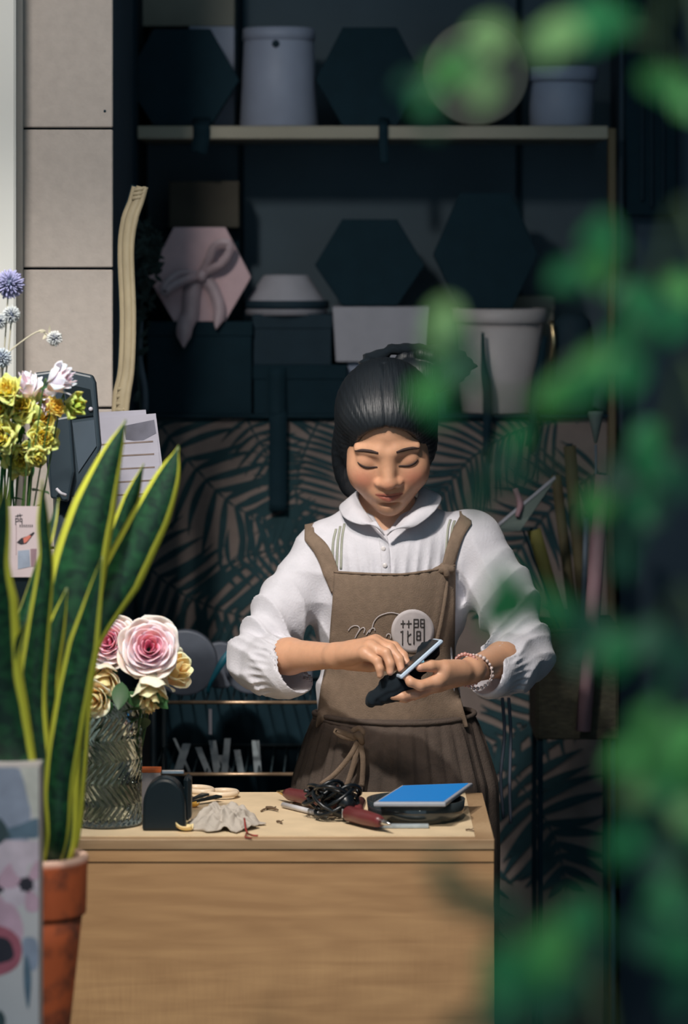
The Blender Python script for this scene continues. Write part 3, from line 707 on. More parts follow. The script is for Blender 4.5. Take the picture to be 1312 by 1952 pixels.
# scissors
M['creampl'] = mat('cream_plastic', srgb(214, 194, 168), .4, .04)
t = thing('scissors', 'scissors with cream ring handles and dark blades', 'scissors', tab(395, 1520))
def ringh(c, a, b, rot):
    mb = MB(); pts = []
    for i in range(33):
        u = 2 * math.pi * i / 32; x, y = a * math.cos(u), b * math.sin(u)
        pts.append(np.array(c) + [x * math.cos(rot) - y * math.sin(rot), x * math.sin(rot) + y * math.cos(rot), 0])
    tube(mb, pts, .0048, 10, cap=False); return mb
obj('handle', ringh(tab(380, 1505, TZ + .012), .020, .030, .5), M['creampl'], t)
obj('handle', ringh(tab(424, 1511, TZ + .009), .024, .026, -.3), M['creampl'], t)
for (a_, b_) in (((418, 1520), (352, 1534)), ((392, 1516), (362, 1527))):
    mb = MB(); p0 = tab(*a_, TZ + .008); p1 = tab(*b_, TZ + .004); d = p1 - p0; n = np.cross(d, [0, 0, 1]); n /= np.linalg.norm(n)
    prism(mb, [p0 - n * .008, p0 + n * .008, p1 + n * .001, p1 - n * .002], (0, 0, .004)); obj('blade', mb, M['blackgloss'], t, bevel=.001)
# tape dispenser
t = thing('tape_dispenser', 'black arched tape dispenser beside the glass vase', 'dispenser', tab(313, 1585))
base = tab(313, 1585); w_ = .032; prof = []
for i in range(25):
    u = math.pi * i / 24; prof.append((-.034 * math.cos(u), .040 + .044 * math.sin(u)))
prof = [(-.035, .0)] + prof + [(.035, 0)]
mb = MB(); prism(mb, [base + [x, 0, z] for x, z in prof], (0, .05, 0), smooth=False); obj('housing', mb, M['blackgloss'], t, bevel=.005)
mb = MB(); box(mb, base + [.036, .045, .048], (.012, .05, .07), bev=.006); obj('side_arm', mb, M['blackgloss'], t)
mb = MB(); box(mb, base + [.012, .045, .0885], (.036, .012, .006), bev=.001); obj('cutter', mb, M['steel'], t)
# white & orange box behind
M['orange'] = mat('orange_card', srgb(232, 120, 60), .5, .05)
bc = tab(284, 1555)
t = thing('small_carton', 'small white carton with orange top behind the tape dispenser', 'carton', bc)
mb = MB(); box(mb, bc + [0, .02, .035], (.036, .03, .07), bev=.001); obj('carton_body', mb, M['whitecard'], t)
mb = MB(); box(mb, bc + [0, .02, .0725], (.038, .032, .006), bev=.001); obj('carton_lid', mb, M['orange'], t)

# crumpled cloth
M['linen'] = mat('linen_cloth', srgb(176, 168, 158), .85, .06, 60, .4, 500, stretch=(1, 1, 1))
def sn(x, y, s=0):
    return (math.sin(x * 1.7 + 1.3 * math.sin(y * 1.1 + s)) + math.sin(y * 2.3 + 1.7 * math.sin(x * 1.3 + s * 2) + 1) + .6 * math.sin(x * 4.1 - y * 3.3 + s) + .4 * math.sin(x * 5.9 + y * 6.7 + 2 * s)) / 3
mb = MB(); n = 60; cA = tab(428, 1575); vs = []
for i in range(n):
    for j in range(n):
        u = i / (n - 1) * 2 - 1; v = j / (n - 1) * 2 - 1
        r_ = math.hypot(u, v); k = 1 + .12 * math.sin(5 * math.atan2(v, u) + 1) + .07 * math.sin(9 * math.atan2(v, u))
        uu = u * math.sqrt(1 - v * v / 2) * k; vv = v * math.sqrt(1 - u * u / 2) * k; q = min(1, math.hypot(uu, vv))
        ridge = 1 - abs(sn(u * 2.4, v * 2.0, 1)) * 1.5
        h = max(0, (1 - q ** 2.2)) * (.017 + .014 * ridge + .010 * sn(u * 5, v * 6, 3) + .005 * sn(u * 11, v * 9, 7)) + .003
        vs.append(cA + [uu * .058 + .006 * sn(v * 3, u * 2, 2), vv * .075 + .008 * sn(u * 3, v * 2, 5), max(.002, h)])
mb.add(vs, grid_faces(n, n)); o = obj('crumpled_cloth', mb, M['linen'], None, solid=.0016, sub=1, offset=1); tag(o, 'crumpled off-white linen cloth at the front of the desk', 'cloth')
mb = MB(); M['redthread'] = mat('red_thread', srgb(150, 40, 35), .6, .1)
tube(mb, [tab(466, 1560, TZ + .02), tab(470, 1585, TZ + .012), tab(480, 1592, TZ + .003), tab(492, 1593, TZ + .002)], .0015, 6, n=12)
tube(mb, [tab(470, 1588, TZ + .005), tab(468, 1596, TZ + .002), tab(480, 1597, TZ + .002)], .0012, 6, n=8)
o = obj('red_cord', mb, M['redthread']); tag(o, 'short red cord lying against the linen cloth', 'cord')
# petals, twigs
M['petal_y'] = mat('pale_yellow_petal', srgb(240, 214, 160), .55, .06, 40, sss=.2)
def petal_obj(x, y, s, az, lab, m=None, nm='fallen_petal'):
    mb = MB(); c = tab(x, y, TZ + .002); vs = []; n = 9
    for i in range(n):
        for j in range(n):
            u = i / (n - 1) * 2 - 1; v = j / (n - 1)
            x_ = u * s * math.sin(math.pi * (.15 + .7 * v)) ; y_ = (v - .5) * 2 * s
            z_ = .75 * s * (u * u) * .8 + .6 * s * (v - .4) ** 2 * 2
            vs.append(c + [x_ * math.cos(az) - y_ * math.sin(az), x_ * math.sin(az) + y_ * math.cos(az), z_])
    mb.add(vs, grid_faces(n, n)); o = obj(nm, mb, m or M['petal_y'], None, solid=.0012); tag(o, lab, 'petal', 'petals fallen on the desk'); return o
petal_obj(337, 1578, .019, .3, 'large pale yellow petal between tape dispenser and cloth')
petal_obj(352, 1583, .013, 1.4, 'small curled petal against the left edge of the cloth')
petal_obj(368, 1538, .010, 2.2, 'deep yellow petal just below the scissors', mat('deep_yellow_petal', srgb(222, 170, 70), .6, .1))
M['twig'] = mat('brown_twig', srgb(96, 76, 56), .8, .2)
for k, (x, y, dx, dy, r_, lb) in enumerate(((508, 1540, 22, 4, .003, 'thick dry stem scrap right of the scissors'), (528, 1566, 10, 3, .002, 'small leaf scrap behind the cloth to the right'), (553, 1533, 18, -2, .0015, 'thin straw scrap left of the glue guns'), (498, 1546, 12, -4, .0016, 'thin stem scrap beneath the thick dry one'), (888, 1582, 16, 2, .0015, 'tiny dark twig at the front right corner'), (562, 1527, 10, 5, .0012, 'tiny pale straw by the glue gun tip'))):
    a = tab(x, y, TZ + .001 + r_); b = tab(x + dx, y + dy, TZ + .001 + r_); mb = MB(); tube(mb, [a, (a + b) / 2 + [0, .004, .001], b], [r_, r_ * .9, r_ * .5], 7, n=6)
    tube(mb, [(a + b) / 2 + [0, .002, 0], (a + b) / 2 + [.006, .010, .002]], [r_ * .5, r_ * .3], 6)
    o = obj('twig_scrap', mb, M['twig']); tag(o, lb, 'twig', 'plant scraps on the desk')

# ------------------------------------------------------------------ glass vase with chevron relief
M['glass'] = bpy.data.materials.new('clear_pressed_glass'); M['glass'].use_nodes = True
b = M['glass'].node_tree.nodes['Principled BSDF']; b.inputs['Transmission Weight'].default_value = 1; b.inputs['Roughness'].default_value = .02; b.inputs['IOR'].default_value = 1.48; b.inputs['Base Color'].default_value = (.66, .76, .74, 1)
VY = 5.90; vc = tab(203, 1583); vc = np.array([P(203, 0, VY)[0], VY, TZ + .001]); vr = 67 * VY / F; vh = (1590 - 1338) * VY / F
t = thing('glass_vase', 'clear glass cylinder vase with pressed chevron pattern', 'vase', vc)
def chev(r_, z, a):
    if z < .006 or z > vh - .004: return r_
    rows = 6; u = z / vh * rows; k = int(u); fz = u - k; dirn = 1 if k % 2 else -1
    ph = a * 16 / (2 * math.pi) * 1.0 * 2 + dirn * (fz - .5) * 2.5
    tri = abs((ph % 1) * 2 - 1)
    return r_ - .0048 + .0055 * min(1, tri * 1.5) ** .7
def inner(r_, z, a): return r_
mb = MB(); nz = 110
prof = [(0, 0), (vr * .93, 0), (vr * .98, .003)] + [(vr, .005 + (vh - .007) * i / nz) for i in range(nz + 1)] + [(vr - .003, vh)]
lathe(mb, vc, prof, 320, f=lambda r_, z, a: chev(r_, z, a) if r_ == vr else r_)
lathe(mb, vc, [(vr - .0075, vh)] + [(vr - .0085, vh - .01), (vr - .0085, .014), (vr - .012, .010), (0, .010)], 96)
# join rims
obj('vase_wall', mb, M['glass'], t)

# ------------------------------------------------------------------ roses
def vcm(name, rough=.55, **k): return mat(name, (1, 1, 1), rough, .05, 60, vc=True, **k)
M['rosevc'] = vcm('rose_petals', .65, sss=.5, spec=.2)
M['stemg'] = mat('green_stem', srgb(70, 100, 50), .5, .12, 40)
M['leafg'] = mat('rose_leaf_green', srgb(46, 84, 46), .45, .18, 30)
def bloom(mb, c, axis, Rr, cols, npet=26, seed=0, ruffle=.06, openness=1.0, nseg=9, cup=1.0):
    """cols: list of colours from the heart outwards"""
    rn = random.Random(seed); ax = Vector([float(q) for q in axis]).normalized(); q = ax.to_track_quat('Z', 'Y').to_matrix()
    c = np.array(c, float)
    for k in range(npet):
        t_ = k / (npet - 1); r0 = Rr * (.06 + .30 * t_); r1 = Rr * (.14 + .88 * t_ ** .85 * openness); hz = Rr * (.95 - .42 * t_ ** 1.3) * cup
        a0 = k * 2.399 + rn.uniform(-.2, .2); wd = (1.5 - .55 * t_) * .9
        ci = t_ * (len(cols) - 1); i0 = int(min(ci, len(cols) - 2)); fr = ci - i0
        cc_ = [cols[i0][d] * (1 - fr) + cols[i0 + 1][d] * fr for d in range(3)]
        vs = []; cs = []; ph = rn.uniform(0, 6); rl = ruffle * rn.uniform(.6, 1.5)
        for i in range(nseg):
            u = i / (nseg - 1) * 2 - 1
            for j in range(nseg):
                v = j / (nseg - 1)
                wv = u * wd * (.45 + .65 * math.sin(math.pi * min(1, v * .85 + .1)) )
                rad = r0 + (r1 - r0) * (math.sin(v * math.pi / 2) ** 1.2) + Rr * .16 * t_ * max(0, v - .72) * 3
                zz = -Rr * .55 * t_ + (hz + Rr * .55 * t_) * v - Rr * .14 * (t_ ** .5) * max(0, v - .8) * 4 - .20 * Rr * u * u * v
                rad *= 1 + rl * math.sin(3.1 * u + ph) * v; zz += Rr * rl * math.sin(5 * u + ph * 2) * v
                a = a0 + wv
                p = q @ Vector((rad * math.cos(a), rad * math.sin(a), zz)); vs.append(c + np.array(p))
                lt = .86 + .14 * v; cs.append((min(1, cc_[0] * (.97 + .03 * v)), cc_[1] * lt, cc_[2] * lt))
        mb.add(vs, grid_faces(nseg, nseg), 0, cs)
    return mb
def rose(name, label, grp, px, py, Y, rpx, axis, cols, stem_to, seed, npet=26, cat='rose', leaves=2, openness=1.0, stemr=.0022, ruffle=.06, cup=1.0):
    c = P(px, py, Y); Rr = rpx * Y / F
    t = thing(name, label, cat, stem_to, grp)
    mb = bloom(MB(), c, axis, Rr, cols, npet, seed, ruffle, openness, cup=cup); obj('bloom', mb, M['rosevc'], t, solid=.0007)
    ax = np.array(axis, float); ax /= np.linalg.norm(ax)
    b0 = c - ax * Rr * .5
    mb = MB(); tube(mb, [b0, b0 - ax * Rr * .5 + [0, 0, -.01], (b0 + np.array(stem_to)) / 2 + [0, 0, .01], np.array(stem_to)], stemr, 8, n=16); obj('stem', mb, M['stemg'], t)
    mb = MB(); rn = random.Random(seed)
    for k in range(5):
        a = k * 1.257; s_ = np.array([math.cos(a), math.sin(a) * .6, -.3]); leaf(mb, b0, s_ - ax * .2, ax, Rr * .55, Rr * .16, curl=-.2)
    obj('sepals', mb, M['leafg'], t)
    if leaves:
        for k in range(leaves):
            mb = MB(); p = b0 * .6 + np.array(stem_to) * .4 if k % 2 else b0 * .75 + np.array(stem_to) * .25
            d = (rn.uniform(-1, 1), rn.uniform(-.9, -.1), rn.uniform(-.3, .3)); leaf(mb, p, d, (0, .3, 1), .04, .024, n=8); obj('leaf', mb, M['leafg'], t)
    return t
PK = [srgb(242, 150, 180), srgb(244, 166, 190), srgb(246, 190, 206), srgb(248, 208, 218), srgb(250, 222, 228), srgb(252, 228, 228), srgb(252, 230, 222), srgb(250, 222, 208)]
PE = [srgb(250, 214, 150), srgb(252, 226, 168), srgb(254, 236, 190), srgb(255, 244, 214)]
gr = 'roses in the chevron glass vase'
sb = lambda dx, dy: vc + [dx, dy, .014]
rose('rose', 'large open pink garden rose facing forward, right one of the pink pair', gr, 284, 1238, 5.86, 57, (.10, -1, .28), PK, sb(.02, .01), 11, 34, openness=1.0, ruffle=.035)
rose('rose', 'pink garden rose beside the snake plant leaf, left one of the pink pair', gr, 214, 1226, 5.90, 50, (-.25, -1, .25), PK, sb(-.01, .01), 12, 34, ruffle=.035)
rose('rose', 'pale yellow rose to the right under the large pink rose', gr, 322, 1280, 5.93, 44, (.7, -.6, .3), PE, sb(.03, -.01), 13, 13, leaves=1, cup=1.25, openness=.85, ruffle=.04)
rose('rose', 'pale yellow rose hanging directly below the large pink rose', gr, 284, 1306, 5.84, 43, (.1, -.5, -.8), PE, sb(.03, .02), 14, 12, leaves=1, cup=1.25, openness=.8, ruffle=.04)
rose('rose', 'apricot rose at the left below the left pink rose', gr, 200, 1290, 5.86, 41, (-.1, -.7, -.5), PE, sb(-.02, -.02), 15, 12, leaves=1, cup=1.2, openness=.85, ruffle=.04)
rose('rose', 'creamy peach rose low at the left rim of the vase', gr, 186, 1330, 5.82, 40, (-.3, -.9, -.1), PE, sb(-.03, -.01), 16, 13, leaves=0, cup=1.2, openness=.85, ruffle=.04)
rose('rose', 'half hidden cream rose at the right rim of the vase', gr, 283, 1345, 5.90, 18, (.3, -.3, -.9), PE, sb(.035, .0), 17, 12, leaves=1)
t = thing('leafy_stem', 'green leafy stem standing in the chevron vase', 'stem', sb(0, .03))
mb = MB(); tube(mb, [sb(0, .03), P(226, 1300, 5.9)], .002, 8); obj('stem', mb, M['stemg'], t)
for k, (x, y, dx, dz, L_) in enumerate(((232, 1300, -.1, -1, .045), (240, 1320, .6, -.5, .035), (262, 1310, .9, -.9, .03), (215, 1340, -.7, -.6, .03), (275, 1322, 1, -.35, .035), (300, 1338, .9, .1, .02), (296, 1330, .8, -.6, .028))):
    mb = MB(); leaf(mb, P(x, y, 5.83), (dx, -.2, dz), (0, 1, .2), L_, L_ * .6, n=9, curl=.15); obj('leaf', mb, M['leafg'], t)
# ------------------------------------------------------------------ left: till, papers, card, flowers
M['till'] = mat('dark_grey_shell', srgb(40, 53, 62), .45, .06, 20)
M['screenoff'] = mat('dark_screen', srgb(70, 80, 90), .15, .1, 8)
YT = 6.12
t = thing('till_terminal', 'dark grey upright till screen standing behind the yellow flowers', 'till', P(120, 1560, YT) * [1, 1, 0] + [0, 0, TZ])
mb = MB(); prism(mb, [P(62, 712, YT), P(120, 704, YT), P(176, 716, YT), P(182, 730, YT), P(192, 850, YT), P(170, 952, YT), P(96, 945, YT), P(80, 820, YT)], (0, .03, 0)); obj('screen_housing', mb, M['till'], t, bevel=.004)
mb = MB(); prism(mb, [P(122, 730, YT), P(172, 742, YT), P(178, 792, YT), P(132, 798, YT)], (0, -.003, 0)); obj('screen', mb, M['blackgloss'], t)
mb = MB(); prism(mb, [P(138, 806, YT), P(180, 800, YT), P(184, 850, YT), P(150, 900, YT)], (0, -.003, 0)); obj('lower_screen', mb, M['screenoff'], t)
mb = MB(); prism(mb, [P(86, 800, YT - .02), P(134, 792, YT - .02), P(142, 900, YT - .02), P(130, 958, YT - .02), P(96, 950, YT - .02)], (0, .02, 0)); obj('side_shell', mb, M['till'], t, bevel=.004)
mb = MB(); ball(mb, P(173, 780, YT - .004), .004, 10); obj('button', mb, M['whitecard'], t)
mb = MB(); a = P(135, 940, YT + .03); tube(mb, [a, [a[0], a[1] + .02, (a[2] + TZ) / 2], [a[0], a[1] + .04, TZ + .01]], [.03, .026, .03], 20); obj('stand_column', mb, M['till'], t)
mb = MB(); box(mb, (a[0], YT + .06, TZ + .007), (.16, .13, .012), bev=.003); obj('stand_foot', mb, M['till'], t)
mb = MB(); tube(mb, [P(108, 932, YT - .03), P(116, 940, YT - .035), P(126, 944, YT - .03)], .0028, 8, n=8); obj('cable_end', mb, M['whitecard'], t)

M['paper'] = mat('printed_paper', srgb(158, 156, 168), .7, .08, 14)
M['ink'] = mat('grey_print', srgb(92, 92, 104), .7, .25, 30)
M['inkbrown'] = mat('brown_print', srgb(112, 98, 92), .7, .25, 60)
t = thing('price_list_stand', 'stand of stepped grey-white printed sheets behind the snake plant tips', 'brochure', (P(235, 0, 6.35)[0], 6.35, 0))
YB = 6.32
for i, (x0, y0, x1, y1, x2, y2, x3, y3) in enumerate(((185, 786, 278, 781, 292, 900, 180, 900), (190, 797, 297, 788, 312, 905, 182, 905), (182, 845, 300, 838, 310, 905, 180, 905), (182, 868, 302, 862, 310, 925, 180, 925), (182, 893, 303, 887, 300, 950, 180, 950), (182, 918, 300, 912, 290, 975, 180, 975), (182, 942, 290, 938, 280, 1010, 180, 1010))):
    Y = YB + .012 - i * .002
    mb = MB(); prism(mb, [P(x0, y0, Y), P(x1, y1, Y), P(x2, y2, Y), P(x3, y3, Y)], (0, .0012, 0))
    if i == 1:
        prism(mb, [P(235, 812, Y - .0004), P(294, 800, Y - .0004), P(298, 826, Y - .0004), P(268, 842, Y - .0004), P(240, 838, Y - .0004)], (0, .0003, 0), 1)
    if i > 1:
        prism(mb, [P(x0, y0 + 2, Y - .0004), P(x1 - 8, y1 + 2, Y - .0004), P(x1 - 8, y1 + 5, Y - .0004), P(x0, y0 + 5, Y - .0004)], (0, .0003, 0), 2)
    obj('sheet', mb, [M['paper'], M['ink'], M['inkbrown']], t)
mb = MB(); tube(mb, [(P(196, 0, 6.35)[0], 6.35, .0), P(196, 1000, 6.35), P(196, 800, 6.35)], .006, 10); obj('stand_pole', mb, M['blackgloss'], t)
mb = MB(); box(mb, (P(196, 0, 6.35)[0], 6.36, .01), (.18, .16, .02), bev=.004); obj('stand_foot', mb, M['blackgloss'], t)

# card holder with a printed card
YC = 5.80
t = thing('printed_card', 'pinkish white upright card with Chinese characters and bird print behind snake plant', 'card', P(48, 1100, YC) * [1, 1, 0] + [0, 0, TZ])
mb = MB(); a = P(14, 1100, YC); b_ = P(77, 965, YC); box(mb, ((a[0] + b_[0]) / 2, YC, (a[2] + b_[2]) / 2), (b_[0] - a[0], .004, b_[2] - a[2]), 0)
def cq(x, y): return P(x, y, YC - .0024)
def stroke(mb, pts, wpx, Y, mi=1, dy=0, th=.0003):
    for p, q_ in zip(pts[:-1], pts[1:]):
        d = np.array([q_[0] - p[0], q_[1] - p[1]], float); L_ = np.linalg.norm(d) + 1e-6; d /= L_; n = np.array([-d[1], d[0]]) * wpx / 2; e = d * wpx / 2
        prism(mb, [P(*(np.array(p) - e + n), Y), P(*(np.array(q_) + e + n), Y), P(*(np.array(q_) + e - n), Y), P(*(np.array(p) - e - n), Y)], (0, -th, 0), mi)
for pts in ([(30, 984), (42, 982)], [(34, 981), (34, 986)], [(38, 980), (39, 986)], [(30, 988), (30, 1000)], [(30, 989), (35, 989)], [(35, 989), (35, 994), (30, 994)], [(38, 989), (42, 989), (42, 999)], [(38, 989), (38, 994), (42, 994)]):
    stroke(mb, pts, 1.6, YC - .0022)
for k in range(7): stroke(mb, [(38.5 + 3.8 * k, 1001), (38.5 + 3.8 * k, 1004)], 1.9, YC - .0022)
stroke(mb, [(31, 1000), (31, 1058)], 1, YC - .0022, 3)
prism(mb, [cq(*p) for p in ((32, 1034), (40, 1026), (52, 1022), (64, 1014), (66, 1016), (58, 1026), (50, 1036), (40, 1038))], (0, -.0002, 0), 1)
prism(mb, [cq(*p) for p in ((44, 1026), (56, 1020), (60, 1022), (52, 1032), (46, 1036))], (0, -.0005, 0), 2)
prism(mb, [cq(*p) for p in ((34, 1050), (56, 1048), (58, 1080), (34, 1085))], (0, -.0002, 0), 4)
prism(mb, [cq(*p) for p in ((58, 1046), (70, 1046), (68, 1080), (59, 1080))], (0, -.0002, 0), 3)
M['cardp'] = mat('card_paper', srgb(205, 188, 190), .7, .04); M['inkdark'] = mat('dark_ink', srgb(48, 44, 50), .7, .1); M['inksalmon'] = mat('salmon_ink', srgb(210, 120, 104), .7, .1); M['inkmauve'] = mat('mauve_ink', srgb(150, 122, 130), .7, .1); M['inkblue'] = mat('blue_grey_ink', srgb(150, 160, 178), .7, .2)
obj('card', mb, [M['cardp'], M['inkdark'], M['inksalmon'], M['inkmauve'], M['inkblue']], t)
mb = MB(); x = P(46, 0, YC)[0]; box(mb, (x, YC + .006, (P(0, 1100, YC)[2] + .0 + TZ) / 2 + .02), (.05, .006, P(0, 1100, YC)[2] - TZ + .04), bev=.001); obj('holder_back', mb, M['blackgloss'], t)
mb = MB(); box(mb, (x, YC + .006, TZ + .005), (.07, .05, .01), bev=.002); obj('holder_foot', mb, M['blackgloss'], t)

# tall vase holding yellow lisianthus, white lisianthus and globe thistles
LV = np.array([P(18, 0, 5.86)[0] - .03, 5.90, TZ + .001])
M['vasedark'] = mat('dark_teal_ceramic', srgb(34, 58, 66), .3, .08)
o_ = MB(); lathe(o_, LV, [(0, 0), (.045, 0), (.052, .02), (.05, .12), (.036, .24), (.042, .30), (.038, .30), (.032, .24), (.045, .12), (.045, .01), (0, .01)], 40)
o = obj('tall_vase', o_, M['vasedark']); tag(o, 'dark tall vase holding the yellow flowers, behind the snake plant', 'vase')
YE = [srgb(206, 170, 50), srgb(226, 208, 90), srgb(236, 226, 124), srgb(232, 228, 140), srgb(216, 220, 130)]
YO = [srgb(230, 160, 40), srgb(240, 186, 70), srgb(246, 210, 104), srgb(244, 220, 130)]
WH = [srgb(226, 196, 210), srgb(240, 226, 236), srgb(246, 238, 246), srgb(250, 246, 250)]
GR = [srgb(150, 170, 60), srgb(176, 196, 84), srgb(196, 210, 110), srgb(206, 214, 120)]
gl = 'lisianthus stems in the tall dark vase'
ls = lambda k: LV + [.012 * math.cos(k * 2.4), .012 * math.sin(k * 2.4), .04]
for k, (x, y, r_, cols, ax, npt, cup, lb) in enumerate((
    (16, 748, 24, YE, (-.2, -.8, .6), 12, .9, 'yellow-green lisianthus bloom at the top left of the bunch'),
    (6, 780, 24, YE, (-.5, -.8, .2), 14, .9, 'yellow lisianthus bloom at the left frame edge, upper one'),
    (40, 778, 27, YE, (.0, -.9, .4), 14, .8, 'yellow-green ruffled lisianthus bloom in the middle of the bunch'),
    (76, 790, 27, YO, (.2, -.9, .3), 16, .7, 'orange-yellow ruffled lisianthus bloom right of the middle'),
    (104, 778, 16, YO, (.6, -.6, .5), 9, .9, 'small orange bloom touching the till'),
    (6, 832, 28, YE, (-.4, -.9, .0), 14, .9, 'olive yellow bloom with dark heart at the left frame edge, lower one'),
    (78, 838, 25, YE, (.4, -.85, .2), 14, .9, 'yellow lisianthus bloom hanging at the lower right of the bunch'),
    (40, 872, 28, YE, (.1, -.8, -.4), 14, .7, 'lowest open yellow lisianthus bloom of the bunch'),
    (64, 866, 18, YE, (.5, -.6, -.5), 9, 1.0, 'small half-open yellow bloom beside the lowest one'),
    (134, 772, 21, GR, (.7, -.5, -.1), 8, 1.3, 'lime green lisianthus bud at the far right of the bunch'),
    (52, 745, 24, WH, (-.3, -.5, .9), 8, 1.3, 'white lisianthus bloom above the yellow ones, left'),
    (76, 765, 24, WH, (.1, -.7, -.2), 8, 1.2, 'white lisianthus bloom behind the orange-yellow one'),
    (104, 730, 24, WH, (.8, -.4, .4), 8, 1.5, 'pinkish white lisianthus bud against the till, topmost of the bunch'))):
    rose('lisianthus', lb, gl, x, y, 5.78 + .02 * (k % 4), r_ * 1.28, ax, cols, ls(k), 40 + k, npet=npt + (8 if cols in (YE, YO) else 1), cat='flower', leaves=1 if k % 3 == 0 else 0, stemr=.0013, ruffle=.17, openness=.95, cup=cup)
M['thistle'] = vcm('thistle_head', .6)
M['stempale'] = mat('pale_stem', srgb(178, 172, 150), .6, .1, 40)
gt = 'globe thistles above the yellow flowers'
for k, (x, y, r_, cc, lb) in enumerate(((18, 542, 28, (.36, .36, .60), 'largest globe thistle, violet-tipped, top left'), (22, 600, 17, (.62, .66, .66), 'grey-white globe thistle under the violet one'),
        (-2, 612, 16, (.6, .64, .64), 'globe thistle cut by the left frame edge'), (104, 645, 15, (.7, .72, .7), 'small pale globe thistle farthest right on a slanting stem'), (4, 682, 19, (.6, .68, .74), 'dark-hearted globe thistle at the left edge, lowest of them'))):
    Y = 5.86; c = P(x, y, Y); Rr = r_ * Y / F; t = thing('globe_thistle', lb, 'thistle', ls(k) + [0, 0, .01], gt)
    rn = random.Random(k + 70); mb = MB(); ball(mb, c, Rr * .5, 14, 0, (.03, .05, .10))
    N_ = 190
    for i in range(N_):
        z = 1 - 2 * (i + .5) / N_; a = i * 2.39996; q_ = math.sqrt(1 - z * z); d = np.array([q_ * math.cos(a), q_ * math.sin(a), z]); d += np.array([rn.uniform(-.12, .12) for _ in range(3)]); d /= np.linalg.norm(d)
        s_ = np.cross(d, [.3, .5, .8]); s_ /= np.linalg.norm(s_); s2 = np.cross(d, s_); e = c + d * Rr * rn.uniform(.85, 1.05); b0 = c + d * Rr * .45; w_ = Rr * .05
        mb.add([b0 + s_ * w_, b0 - s_ * w_ * .5 + s2 * w_, b0 - s_ * w_ * .5 - s2 * w_, e + s_ * w_ * 1.2, e - s_ * w_ * .6 + s2 * w_, e - s_ * w_ * .6 - s2 * w_, e + d * w_ * 2],
               [(0, 1, 4, 3), (1, 2, 5, 4), (2, 0, 3, 5), (3, 4, 6), (4, 5, 6), (5, 3, 6)], 0, [(.10, .12, .2)] * 3 + [cc] * 3 + [tuple(min(1, q * 1.3) for q in cc)])
    obj('flower_head', mb, M['thistle'], t)
    mb = MB()
    if k == 3: tube(mb, [c, P(92, 640, Y), P(72, 632, Y), P(20, 668, Y), P(-6, 700, Y + .01), (P(0, 800, Y) + [-.02, .02, 0]), ls(k) + [0, 0, .01]], .0012, 7, n=30)
    else: tube(mb, [c, c + [-.006, .01, -.06], (c + ls(k)) / 2 + [-.02, .02, 0], ls(k) + [0, 0, .01]], .0013, 7, n=24)
    obj('stem', mb, M['stempale'], t)
    if k == 3:
        mb = MB(); leaf(mb, P(72, 632, Y), (1, -.1, .1), (0, 1, 0), .014, .006); leaf(mb, P(94, 640, Y), (.05, 0, 1), (0, 1, 0), .018, .004); leaf(mb, P(90, 636, Y), (-.6, 0, -.8), (0, 1, 0), .012, .005); obj('bract', mb, M['stempale'], t)

# green filler leaves of the bunch
M['brightleaf'] = mat('fresh_green_leaf', srgb(40, 120, 62), .45, .15, 30)
t = thing('lisianthus_greens', 'bundle of fresh green stems and leaves under the yellow blooms', 'leaves', LV + [0, 0, .03])
mb = MB(); rn = random.Random(8)
for k in range(14):
    e = P(rn.uniform(-10, 70), rn.uniform(815, 870), 5.85 + rn.uniform(0, .05)); tube(mb, [LV + [rn.uniform(-.01, .01), rn.uniform(-.01, .01), .03], (LV + e) / 2 + [rn.uniform(-.02, .02), 0, .02], e], .0016, 7, n=14)
obj('stem', mb, M['brightleaf'], t)
mb = MB()
for k in range(26):
    p = P(rn.uniform(-20, 66), rn.uniform(810, 900), 5.83 + rn.uniform(0, .04)); leaf(mb, p, (rn.uniform(-1, 1), rn.uniform(-.8, 0), rn.uniform(-.7, .8)), (0, .6, 1), rn.uniform(.02, .035), rn.uniform(.007, .013))
leaf(mb, P(18, 950, 5.85), (1, -.2, .05), (0, .5, 1), .03, .008)
obj('foliage', mb, M['brightleaf'], t)

# ------------------------------------------------------------------ pot, snake plant, printed bag, and what they stand on
YP = 5.20; s = YP / F
PX = 62; pr = 106 * s
zrim = H - (1628 - 475) * s; pz0 = .545
pc = np.array([(PX - 656) * s, YP, pz0])
M['standwood'] = mat('dark_stool_wood', srgb(90, 70, 52), .6, .15, 20)
t = thing('plant_stool', 'low dark wooden stool under the terracotta pot and the printed bag', 'stool', (pc[0] - .03, 5.12, 0))
mb = MB(); box(mb, (pc[0] - .06, 5.12, pz0 - .018), (.46, .36, .034), bev=.004); obj('seat', mb, M['standwood'], t)
for dx in (-.20, .20):
    for dy in (-.15, .15):
        mb = MB(); tube(mb, [(pc[0] - .06 + dx * 1.05, 5.12 + dy * 1.05, 0), (pc[0] - .06 + dx * .95, 5.12 + dy * .95, pz0 - .034)], [.014, .018], 12); obj('leg', mb, M['standwood'], t)
